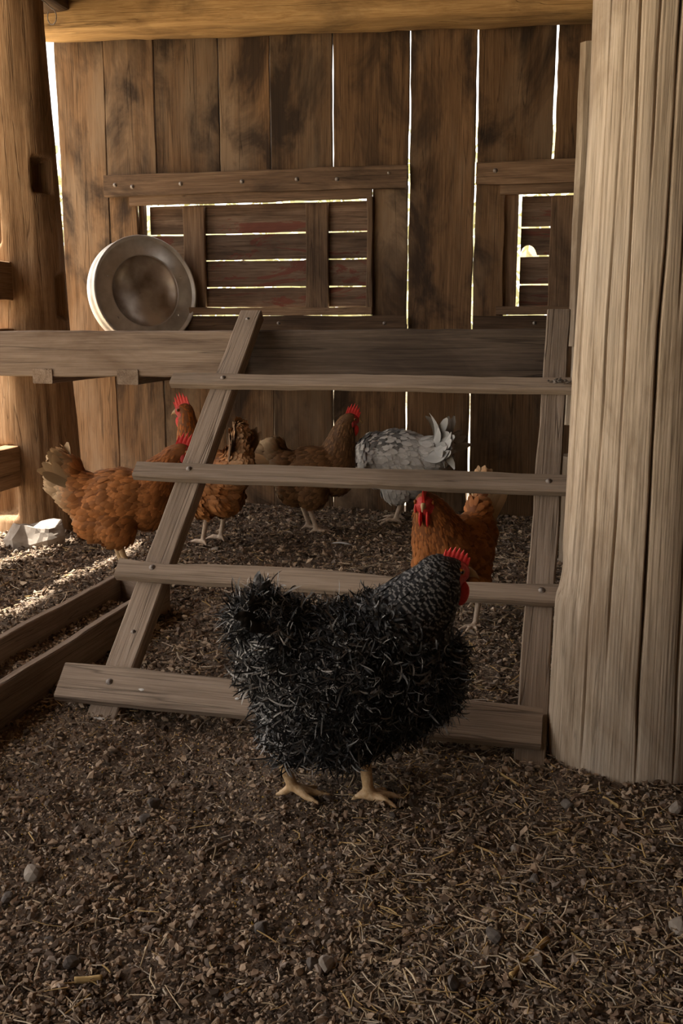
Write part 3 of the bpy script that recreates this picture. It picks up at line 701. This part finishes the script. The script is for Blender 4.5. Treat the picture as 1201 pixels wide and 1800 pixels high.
    wk = wn_[sel]; jit = jit * (1 - wk * 0.8)
    D = unit(unit(D) + r.normal(0, 1, (nf, 3)) * jit[:, None] * 0.6); D = unit(D - N * (D * N).sum(1)[:, None])
    rnd = r.random(nf); x = P[:, 0]; z = P[:, 2]
    if style == 'smooth':
        Ls = (0.026 + 0.014 * r.random(nf)) * (1 - 0.45 * wk) * blade; Ws = Ls * (0.52 - 0.18 * wk)
        headn = np.clip((nr[sel] - 0.7) / 0.3, 0, 1) * wk; Ls *= 1 - 0.55 * headn; Ws *= 1 - 0.4 * headn
        lift = 0.10 + 0.14 * r.random(nf); curl = -0.35 + 0.25 * r.random(nf); twist = r.normal(0, 0.15, nf)
        base = colours['fn'](x, P[:, 1], z, wk, rnd)
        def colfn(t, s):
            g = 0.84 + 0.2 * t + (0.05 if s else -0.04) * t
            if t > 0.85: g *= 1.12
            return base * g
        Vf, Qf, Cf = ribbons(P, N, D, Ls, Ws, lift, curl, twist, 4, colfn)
    else:
        Ls = (0.034 + 0.036 * r.random(nf)) * (1 - wk * 0.58); Ws = (0.0019 + 0.0018 * r.random(nf)) * (1 + 2.6 * wk)
        headn = np.clip((nr[sel] - 0.6) / 0.4, 0, 1) * wk; Ls *= 1 - 0.5 * headn; Ws *= 1 - 0.35 * headn
        lift = np.where(wk > 0.5, 0.12, 0.2 + 0.45 * r.random(nf)); curl = np.where(wk > 0.5, -0.3, r.normal(-0.9, 1.5, nf)); twist = np.where(wk > 0.5, 0, r.normal(0, 3.2, nf))
        pale = (r.random(nf) < 0.34)[:, None]; tone = (0.08 + 0.32 * r.random(nf) ** 1.6)[:, None] * np.array([1.0, 0.97, 0.93])
        dk = np.array([0.006, 0.006, 0.007]); wkc = wk[:, None]
        rearl = np.clip((-0.02 - x) / 0.12, 0, 1)[:, None]
        def colfn(t, s):
            k = int(round(t * 8))
            bar = np.where((k % 4 == 2), 1.0, 0.0) if True else 0
            neckc = dk * 1.2 + (0.20 * np.array([1, .97, .93])) * (1.0 if k in (3, 7) else 0.0)
            frz = dk + tone * np.where(pale, 1.0, 0.05) * 0.8 * (0.5 + 0.6 * t) * (1 + 1.0 * rearl)
            return frz * (1 - wkc) + neckc * wkc
        Vf, Qf, Cf = ribbons(P, N, D, Ls, Ws, lift, curl, twist, 8, colfn, tipw=0.15, strip=True)
    pl_ = link('plumage', mesh_np('plumage', Vf, Qf, M['feather'], smooth=True, cols=Cf), mw, root); pl_['kind'] = 'stuff'
    # ---- tail fan
    if tail:
        tx, tz, tang, L, W, n, tcol, spread = tail
        P = np.zeros((n, 3)); D = np.zeros((n, 3)); N = np.zeros((n, 3)); s_ = np.linspace(-1, 1, n)
        for i in range(n):
            q = s_[i]; a = tang + (1 - abs(q)) * spread[0] - spread[0] * 0.5 + r.normal(0, 0.07)
            P[i] = (tx + 0.02 * abs(q), q * spread[1], tz - 0.012 * abs(q))
            D[i] = (-math.cos(a), q * spread[2], math.sin(a)); N[i] = (math.sin(a) * 0.3, (1 if q >= 0 else -1) * 1.0, 0.35)
        D = unit(D); N = unit(N - D * (N * D).sum(1)[:, None]); tc = np.array(tcol)[None] * (0.75 + 0.5 * r.random((n, 1)))
        if style == 'smooth': cf = lambda t, s: tc * (0.75 + 0.35 * t + (0.1 if s else 0))
        else: cf = lambda t, s: (tc * (1.6 if s else 0.5) if int(t * 10) % 3 == 1 else tc * 0.25)
        Vt, Qt, Ct = ribbons(P, N, D, L * (0.8 + 0.3 * r.random(n)), np.full(n, W), np.zeros(n), np.full(n, spread[3]) * (0.5 + r.random(n)), r.normal(0, spread[4], n), 8, cf, cup=0.08)
        link('tail_feathers', mesh_np('tail_feathers', Vt, Qt, M['feather'], smooth=True, cols=Ct), mw, root)
    # ---- head furniture
    hm = Matrix.Identity(4); rt = np.cross(upv, fwd)
    for i_, v in enumerate((fwd, rt, upv)):
        for j_ in range(3): hm[j_][i_] = v[j_]
    hm.translation = Vector(hd); hw = mw @ hm
    link('comb', comb_mesh(comb[0], comb[1], comb[2], 0.009), hw @ T(0.012, 0, 0.027) @ Matrix.Rotation(0.25, 4, 'Y'), root)
    bk = cone_mesh('beak', [(0.030, 0, 0.0), (0.040, 0, 0.001), (0.050, 0, -0.003), (0.058, 0, -0.011)], [0.0115, 0.0095, 0.0055, 0.0008], M[beak], 0.75)
    link('beak', bk, hw, root)
    for s in (-1, 1):
        P1, q1 = ell((0.026, s * 0.010, -0.040), (0.013, 0.005, 0.023), -0.15)
        link('wattle', mesh_np('wattle', P1, q1, M['comb'], smooth=True), hw, root)
        P1, q1 = ell((0.008, s * 0.026, -0.016), (0.008, 0.004, 0.013))
        link('ear_lobe', mesh_np('ear_lobe', P1, q1, M['face'], smooth=True), hw, root)
        P1, q1 = ell((0.019, s * 0.0245, 0.006), (0.0062, 0.0045, 0.0062)); ey = link('eye', mesh_np('eye', P1, q1, M['eye'], smooth=True), hw, root)
        P1, q1 = ell((0.0192, s * 0.0275, 0.006), (0.0032, 0.0022, 0.0032)); link('pupil', mesh_np('pupil', P1, q1, M['pupil'], smooth=True), hw, ey)
    return root

RUST = np.array([0.36, 0.125, 0.034]); GOLD = np.array([0.46, 0.22, 0.075]); CREAM = np.array([0.50, 0.36, 0.21]); BROWN = np.array([0.20, 0.085, 0.032])
def rust_fn(pale_tail=0.8, gold=0.25, neck=RUST):
    def f(x, y, z, wk, rnd):
        c = RUST[None] * (1 - gold) + GOLD[None] * gold
        c = c * (0.62 + 0.7 * rnd[:, None])
        c = c * (1 - wk[:, None]) + neck[None] * (0.8 + 0.4 * rnd[:, None]) * wk[:, None]
        k = np.clip((-0.115 - x) / 0.05, 0, 1)[:, None] * pale_tail
        c = c * (1 - k) + CREAM[None] * (0.8 + 0.4 * rnd[:, None]) * k
        u = np.clip((0.17 - z) / 0.06, 0, 1)[:, None] * 0.5
        return c * (1 - u) + GOLD[None] * u
    return f
def stand(h=0.0):    # a slim laying hen, facing +x
    return [(0.0, 0, 0.245, 0.155, 0.098, 0.098, 0.12), (0.085, 0, 0.245, 0.085, 0.085, 0.098, 0.2), (-0.10, 0, 0.262, 0.095, 0.07, 0.072, -0.25),
            (-0.16, 0, 0.315, 0.055, 0.042, 0.07, -0.6), (-0.06, 0, 0.19, 0.085, 0.075, 0.08, 0.0), (-0.005, 0.052, 0.175, 0.062, 0.045, 0.07, 0.3), (-0.005, -0.052, 0.175, 0.062, 0.045, 0.07, 0.3)]
yr = YAW     # heading of "picture right"

# --- barred frizzle hen in front
A = atZ(580, 1400)
hen('black and white curly-feathered hen walking in front of the ladder', (A.x, A.y + 0.02), yr + 0.05, 1.0,
    [(0.045, 0, 0.235, 0.185, 0.122, 0.135, 0.0), (0.165, 0, 0.25, 0.085, 0.095, 0.115, 0.0), (-0.085, 0, 0.285, 0.085, 0.085, 0.095, -0.3), (-0.13, 0, 0.345, 0.05, 0.05, 0.06, -0.6),
     (-0.045, 0, 0.175, 0.088, 0.105, 0.09, 0), (0.02, 0.055, 0.165, 0.085, 0.06, 0.075, 0), (0.02, -0.055, 0.165, 0.085, 0.06, 0.075, 0), (0.1, 0, 0.18, 0.09, 0.09, 0.07, 0.3)],
    [(0.13, 0, 0.33), (0.178, 0, 0.385), (0.205, 0, 0.428)], [0.088, 0.066, 0.044], (0.222, 0, 0.438), -0.05,
    [(-0.078, -0.03, 0.012, 1), (0.068, -0.055, 0.0, 0)], 32000, dict(skin=(0.012, 0.011, 0.011), fn=None), 'frizzle',
    tail=(-0.135, 0.36, 0.9, 0.085, 0.02, 15, (0.12, 0.115, 0.11), (1.3, 0.06, 0.35, 1.2, 0.6)), comb=(0.05, 0.017, 6), vox=0.0048,
    hocks=[(-0.098, -0.03, 0.085), (0.058, -0.055, 0.10)], lt=1.22, beak='beak_d')
# --- rust hen at the left, side on
B = atZ(216, 1012)
hen('rust brown hen with pale raised tail standing behind the feed trough', (B.x, B.y), yr + 0.12, 1.14, stand() + [(-0.178, 0, 0.345, 0.032, 0.034, 0.062, -0.35)],
    [(0.10, 0, 0.285), (0.15, 0, 0.35), (0.175, 0, 0.385)], [0.078, 0.047, 0.033], (0.195, 0, 0.392), -0.15,
    [(0.0, 0.05, 0, 0), (0.03, -0.05, 0, 0)], 5200, dict(skin=(0.22, 0.08, 0.025), fn=rust_fn(0.9, 0.3)),
    tail=(-0.15, 0.305, 0.95, 0.125, 0.03, 19, CREAM * 0.95, (0.9, 0.045, 0.2, 0.35, 0.25)), comb=(0.06, 0.034, 5))
# --- tall hen whose head and tail rise either side of the ladder leg
C_ = atZ(374, 957)
hen('alert orange-necked hen with dark tail behind the left ladder leg', (C_.x, C_.y), yr + math.pi - 0.8, 1.16, stand() + [(-0.170, 0, 0.375, 0.03, 0.03, 0.075, -0.15)],
    [(0.09, 0, 0.28), (0.125, 0, 0.38), (0.135, 0, 0.455)], [0.078, 0.046, 0.031], (0.142, 0, 0.468), -0.1,
    [(0.0, 0.045, 0, 0), (0.015, -0.045, 0, 0)], 5200, dict(skin=(0.2, 0.08, 0.03), fn=rust_fn(0.4, 0.5, np.array([0.42, 0.13, 0.025]))),
    tail=(-0.155, 0.30, 1.3, 0.15, 0.026, 19, (0.2, 0.12, 0.065), (0.6, 0.035, 0.12, 0.2, 0.25)), comb=(0.055, 0.036, 5), legmat='leg_pale', head_yaw=0.6)
# --- dusky hen at the wall
E_ = atZ(551, 937)
hen('dusky brown hen with a cream tail looking right by the back wall', (E_.x, E_.y), yr + 0.15, 1.10, stand() + [(-0.195, 0, 0.32, 0.055, 0.036, 0.036, -0.35)],
    [(0.09, 0, 0.28), (0.115, 0, 0.37), (0.13, 0, 0.43)], [0.08, 0.056, 0.036], (0.145, 0, 0.445), -0.1,
    [(-0.01, 0.045, 0, 0), (0.01, -0.045, 0, 0)], 5200, dict(skin=(0.12, 0.06, 0.025), fn=lambda x, y, z, wk, rnd: (np.array([0.22, 0.115, 0.05])[None] * (0.55 + 0.75 * rnd[:, None])) * (1 - np.clip((-0.12 - x) / 0.04, 0, 1)[:, None]) + CREAM[None] * np.clip((-0.12 - x) / 0.04, 0, 1)[:, None]),
    tail=(-0.16, 0.295, 0.5, 0.11, 0.028, 17, CREAM * 1.6, (0.7, 0.035, 0.12, 0.2, 0.15)), comb=(0.055, 0.034, 5), legmat='leg_pale')
# --- white hen, head down
W_ = atZ(700, 918)
WHT = np.array([0.62, 0.60, 0.57])
def white_fn(x, y, z, wk, rnd):
    g = np.clip((z - 0.27) / 0.05, 0, 1)[:, None] * np.clip((x + 0.05) / 0.05, 0, 1)[:, None] * (rnd[:, None] < 0.45)
    return WHT[None] * (0.8 + 0.3 * rnd[:, None]) * (1 - 0.72 * g)
hen('white and grey hen with ruffled tail at the foot of the back wall', (W_.x, W_.y - 0.02), yr + math.pi - 0.3, 1.16,
    [(0.0, 0, 0.25, 0.16, 0.115, 0.115, 0.06), (0.085, 0, 0.245, 0.10, 0.105, 0.105, 0.0), (-0.10, 0, 0.265, 0.095, 0.085, 0.08, -0.2), (-0.155, 0, 0.295, 0.055, 0.05, 0.05, -0.5),
     (-0.03, 0, 0.18, 0.085, 0.085, 0.085, 0), (0, 0.05, 0.16, 0.06, 0.045, 0.07, 0.2), (0, -0.05, 0.16, 0.06, 0.045, 0.07, 0.2)],
    [(0.11, -0.01, 0.25), (0.13, -0.075, 0.255), (0.10, -0.125, 0.255)], [0.075, 0.055, 0.038], (0.075, -0.145, 0.25), -0.3,
    [(0.0, 0.04, 0, 0), (0.01, -0.04, 0, 0)], 5200, dict(skin=(0.42, 0.41, 0.39), fn=white_fn),
    tail=(-0.13, 0.29, 0.45, 0.16, 0.034, 34, (0.5, 0.49, 0.46), (1.3, 0.075, 0.35, 0.9, 0.9)), legmat='leg_pale', blade=1.15, head_yaw=2.9)
# --- rust hen under the ladder, face on
G_ = atZ(812, 1092)
hen('rust hen facing the viewer under the right side of the ladder', (G_.x - 0.012, G_.y - 0.08), math.radians(-90) + YAW - 0.58, 1.02, stand() + [(-0.175, 0, 0.37, 0.03, 0.036, 0.085, -0.2)],
    [(0.10, 0, 0.29), (0.15, 0.0, 0.365), (0.18, 0.0, 0.40)], [0.085, 0.055, 0.038], (0.195, 0.0, 0.412), -0.12,
    [(-0.03, 0.05, 0, 0), (0.03, -0.055, 0, 0)], 5200, dict(skin=(0.2, 0.07, 0.022), fn=rust_fn(0.95, 0.12)),
    tail=(-0.15, 0.30, 1.25, 0.14, 0.028, 19, CREAM * 1.2, (0.5, 0.035, 0.2, 0.2, 0.2)), comb=(0.06, 0.055, 5), legmat='leg_pale', head_yaw=0.35)

# ================================================================== LITTER (uncountable)
def crumbs(name, n, box, yfn, smin, smax, label, cat, tri=8, seed=1, pal=None, flat=0.7):
    r = np.random.default_rng(seed)
    y = yfn(r, n); hw = 0.37 * (y + 0.12) + 0.09; x = -math.tan(YAW) * y + hw * (2 * r.random(n) - 1)
    if box: x = box[0] + (box[1] - box[0]) * r.random(n)
    # keep out of the big timbers
    keep = ((x - cc.x) ** 2 + (y - cc.y) ** 2 > 0.155 ** 2) & (y < 4.7) & ~((np.abs(x + 1.245) < 0.014) & (y < 2.86)) & ~((np.abs(x + 1.43) < 0.014) & (y < 3.0))
    x, y = x[keep], y[keep]; n = len(x)
    s = smin + (smax - smin) * r.random(n) ** 2.2
    s *= np.clip(0.75 + 0.12 * y, 0.8, 1.4)
    if tri == 8: b0 = np.array([(1, 0, 0), (-1, 0, 0), (0, 1, 0), (0, -1, 0), (0, 0, 1), (0, 0, -1)], float); f0 = np.array([(0, 2, 4), (2, 1, 4), (1, 3, 4), (3, 0, 4), (2, 0, 5), (1, 2, 5), (3, 1, 5), (0, 3, 5)])
    else:
        bm = bmesh.new(); bmesh.ops.create_icosphere(bm, subdivisions=1, radius=1.0); b0 = np.array([v.co[:] for v in bm.verts]); f0 = np.array([[v.index for v in f.verts] for f in bm.faces]); bm.free()
    nb = len(b0)
    V = (b0[None] * (0.6 + 0.6 * r.random((n, nb, 1))) + r.normal(0, 0.22, (n, nb, 3))) * (np.stack([np.ones(n), 0.55 + 0.45 * r.random(n), flat * (0.5 + 0.5 * r.random(n))], -1))[:, None]
    a = r.random(n) * 6.28; ca, sa = np.cos(a)[:, None], np.sin(a)[:, None]; tl = r.normal(0, 0.5, n)[:, None]
    X = V[..., 0] * np.cos(tl) - V[..., 2] * np.sin(tl); Z = V[..., 0] * np.sin(tl) + V[..., 2] * np.cos(tl)
    Vx = X * ca - V[..., 1] * sa; Vy = X * sa + V[..., 1] * ca
    V = np.stack([Vx, Vy, Z], -1) * (s / 2)[:, None, None]
    V += np.stack([x, y, gh(x, y) + s * 0.30 + 0.0028 + (box[2] if box else 0)], -1)[:, None]
    Fa = (f0[None] + (np.arange(n) * nb)[:, None, None]).reshape(-1, 3)
    pal = np.array(pal); c = pal[r.integers(0, len(pal), n)] * (0.6 + 0.7 * r.random((n, 1)))
    C = np.repeat(c, nb, 0)
    return tag(link(name, mesh_np(name, V.reshape(-1, 3), Fa, M['litter'], cols=C), Matrix.Identity(4)), label, cat, kind='stuff')
near = lambda r, n: 0.85 + 4.0 * r.random(n) ** 2.2
far = lambda r, n: 2.0 + 2.75 * r.random(n)
EARTH = [(0.117, 0.078, 0.052), (0.195, 0.13, 0.086), (0.299, 0.215, 0.146), (0.377, 0.28, 0.195), (0.247, 0.195, 0.156), (0.078, 0.055, 0.039), (0.468, 0.364, 0.26)]
crumbs('litter_crumbs', 95000, None, near, 0.0045, 0.0135, 'loose brown earth and wood crumbs covering the floor', 'litter', 8, 1, EARTH)
crumbs('litter_clods', 19000, None, near, 0.007, 0.021, 'larger brown clods strewn over the floor', 'litter', 20, 2, EARTH[:6])
crumbs('litter_far', 14000, None, far, 0.008, 0.026, 'coarse litter under the shelf by the hens', 'litter', 8, 3, EARTH)
crumbs('spilled_grain', 9000, None, lambda r, n: 1.25 + 0.75 * r.random(n), 0.0035, 0.0065, 'spilled tan feed grain on the litter', 'grain', 8, 5, [(0.36, 0.25, 0.13), (0.42, 0.31, 0.17), (0.3, 0.2, 0.1), (0.5, 0.32, 0.06)])
def straws(name, n, yfn, lmin, lmax, wid, label, seed, skew=0.0):
    r = np.random.default_rng(seed)
    y = yfn(r, n); hw = 0.37 * (y + 0.12) + 0.09; q = 2 * r.random(n) - 1
    if skew: q = np.where(r.random(n) < skew, np.abs(q), q)
    x = -math.tan(YAW) * y + hw * q
    keep = ((x - cc.x) ** 2 + (y - cc.y) ** 2 > 0.17 ** 2) & (y < 4.68) & ~((x > -1.47) & (x < -1.2) & (y < 3.0)); x, y = x[keep], y[keep]; n = len(x)
    L = lmin + (lmax - lmin) * r.random(n) ** 2; w = wid * (0.5 + r.random(n)) * np.clip(0.8 + 0.12 * y, 0.9, 1.4); a = r.random(n) * 6.28; tl = r.normal(0, 0.16, n)
    d = np.stack([np.cos(a) * np.cos(tl), np.sin(a) * np.cos(tl), np.sin(tl)], -1); up = np.array([0, 0, 1.0]); sd = unit(np.cross(up, d)); nn = unit(np.cross(d, sd))
    c0 = np.stack([x, y, gh(x, y) + 0.0060 + 0.008 * r.random(n)], -1); bend = r.normal(0, 0.06, n)[:, None] * L[:, None]
    V = np.zeros((n, 3, 4, 3))
    for k, t in enumerate((-0.5, 0.0, 0.5)):
        c = c0 + d * (L * t)[:, None] + (sd * bend if k == 1 else 0); ww = (w * (1 if k == 1 else 0.8))[:, None]
        for j, (su, sn) in enumerate(((-.5, 0), (0, -.25), (.5, 0), (0, .3))): V[:, k, j] = c + sd * ww * su + nn * ww * sn
    idx = np.arange(n * 12).reshape(n, 3, 4); Q = []
    for k in range(2):
        for j in range(4): Q.append(np.stack([idx[:, k, j], idx[:, k, (j + 1) % 4], idx[:, k + 1, (j + 1) % 4], idx[:, k + 1, j]], -1))
    Q.append(idx[:, 0, ::-1]); Q.append(idx[:, 2])
    pal = np.array([(0.42, 0.32, 0.2), (0.30, 0.22, 0.14), (0.54, 0.43, 0.29), (0.22, 0.16, 0.105), (0.44, 0.3, 0.13), (0.38, 0.32, 0.25), (0.5, 0.41, 0.3)])
    C = np.repeat(pal[r.integers(0, len(pal), n)] * (0.6 + 0.6 * r.random((n, 1))), 12, 0)
    return tag(link(name, mesh_np(name, V.reshape(-1, 3), np.concatenate(Q), M['litter'], cols=C), Matrix.Identity(4)), label, 'straw', kind='stuff')
straws('straw_litter', 11000, near, 0.010, 0.05, 0.0026, 'chopped straw bits scattered over the floor', 6, skew=0.75)
straws('straw_far', 3500, far, 0.015, 0.07, 0.0036, 'loose straw on the floor under the shelf', 8)
crumbs('trough_litter', 5000, (-1.415, -1.26, 0.030), lambda r, n: 1.2 + 1.6 * r.random(n), 0.006, 0.018, 'brown litter lying in the feed trough', 'litter', 8, 9, EARTH)

# ================================================================== small things
# white feather
fp = atZ(597, 962)
n_ = 1; Vt, Qt, Ct = ribbons(np.array([[0, 0, 0.0]]), np.array([[0, 0, 1.0]]), np.array([[1.0, 0, 0]]), np.array([0.085]), np.array([0.024]), np.array([0.25]), np.array([-0.6]), np.array([0.3]), 8, lambda t, s: np.array([[0.62, 0.62, 0.62]]) * (0.85 + 0.2 * t))
tag(link('feather', mesh_np('feather', Vt, Qt, M['feather'], smooth=True, cols=Ct), T(fp.x - 0.03, fp.y, ghf(fp.x, fp.y) + 0.014) @ Matrix.Rotation(-0.25, 4, 'Z')), 'fallen white feather on the litter between the hens', 'feather')
# droppings
def splat(u, s, w, label, off=RT):
    p = lad(u, s, off + 0.001); me = stone_mesh('dropping', w, w * 0.55, 0.003, M['white'], 2, random.randint(0, 999))
    return tag(link('dropping', me, axes((1, 0, 0), ln, p)), label, 'dropping', 'white droppings on the roost')
splat(*lad_px(254, 1222), 0.008, 'white dropping on the lowest rung near the left leg'); splat(*lad_px(421, 1238), 0.006, 'white dropping mid-way on the lowest rung left of the black hen')
splat(*lad_px(172, 1268), 0.022, 'white dropping smeared on the foot of the left ladder leg', 0.0)
# straw debris clump on the top rung by the column
cl = lad(LWID + 0.02, 1.148, RT); r = np.random.default_rng(3); Vc = []; Qc = []
for q in range(26):
    P1, q1 = ell(r.normal(0, 1, 3) * (0.016, 0.008, 0.003) + (0, 0, 0.004), (0.003 + 0.006 * r.random(), 0.003, 0.003), r.random(), 6, 4); Qc.append(q1 + len(Vc) * len(P1)); Vc.append(P1)
tag(link('debris', mesh_np('debris', np.vstack(Vc), np.vstack(Qc), M['stone_d']), T(cl.x, cl.y, cl.z)), 'small grey clump of debris at the right end of the top rung', 'debris', kind='stuff')
# wire around the left post
cu = bpy.data.curves.new('wire', 'CURVE'); cu.dimensions = '3D'; cu.bevel_depth = 0.0022; cu.bevel_resolution = 1
sp = cu.splines.new('POLY'); pts = []
for q in range(41):
    a = -math.pi * 0.05 - q / 40 * math.pi * 0.95; pts.append((pl.x + 0.205 * math.cos(a), pl.y + 0.205 * math.sin(a), 2.17 + 0.03 * math.sin(q * 0.2)))
for q in range(14):
    a = q / 13 * 5.5; pts.insert(0, (pl.x + 0.215 + 0.02 * math.sin(a), pl.y - 0.05, 2.13 + 0.03 * math.cos(a)))
sp.points.add(len(pts) - 1)
for q, p in enumerate(pts): sp.points[q].co = (*p, 1)
cu.materials.append(M['iron'])
tw_ = bpy.data.objects.new('tmpw', cu); wme = bpy.data.meshes.new_from_object(tw_); bpy.data.objects.remove(tw_)
tag(link('wire', wme, Matrix.Identity(4)), 'thin wire looped round the top of the left post', 'wire')
# hedge outside, seen only through the gaps
for q, (x, y, h, w) in enumerate(((-8.2, 12.5, 3.6, 4.4), (-4.4, 13, 3.2, 4.4), (-0.6, 12.5, 3.4, 4.4), (-12, 11, 3.6, 4.2), (3.4, 13, 3.2, 4.4))):
    t = thing('hedge_bush', ['green bush outside beyond the left gap', 'low green bush outside behind the wide opening', 'green bush outside behind the narrow opening', 'green bush outside far left', 'green bush outside far right'][q], 'bush', T(x, y, -0.05), 'bushes outside')
    r = np.random.default_rng(q); n = 3200; u = unit(r.normal(0, 1, (n, 3))); rr = 0.75 + 0.25 * r.random((n, 1)); P = u * rr * (w / 2, w / 2, h / 2) + (0, 0, h / 2)
    d = unit(r.normal(0, 1, (n, 3))); e = unit(np.cross(d, u)); L = 0.26
    V = np.stack([P, P + (d + e * 0.4) * L * .5, P + d * L, P + (d - e * 0.4) * L * .5], 1).reshape(-1, 3)
    f = link('foliage', mesh_np('foliage', V, np.arange(n * 4).reshape(n, 4), M['leaf']), T(x, y, -0.05), t); f['kind'] = 'stuff'
    link('stem', log_mesh('stem', h * 0.6, lambda X, Tt: 0.05 - 0.02 * X + 0 * Tt, M['bark'], 6, 8), axes((0, 0, 1), (0, 1, 0), (x, y, -0.08)), t)
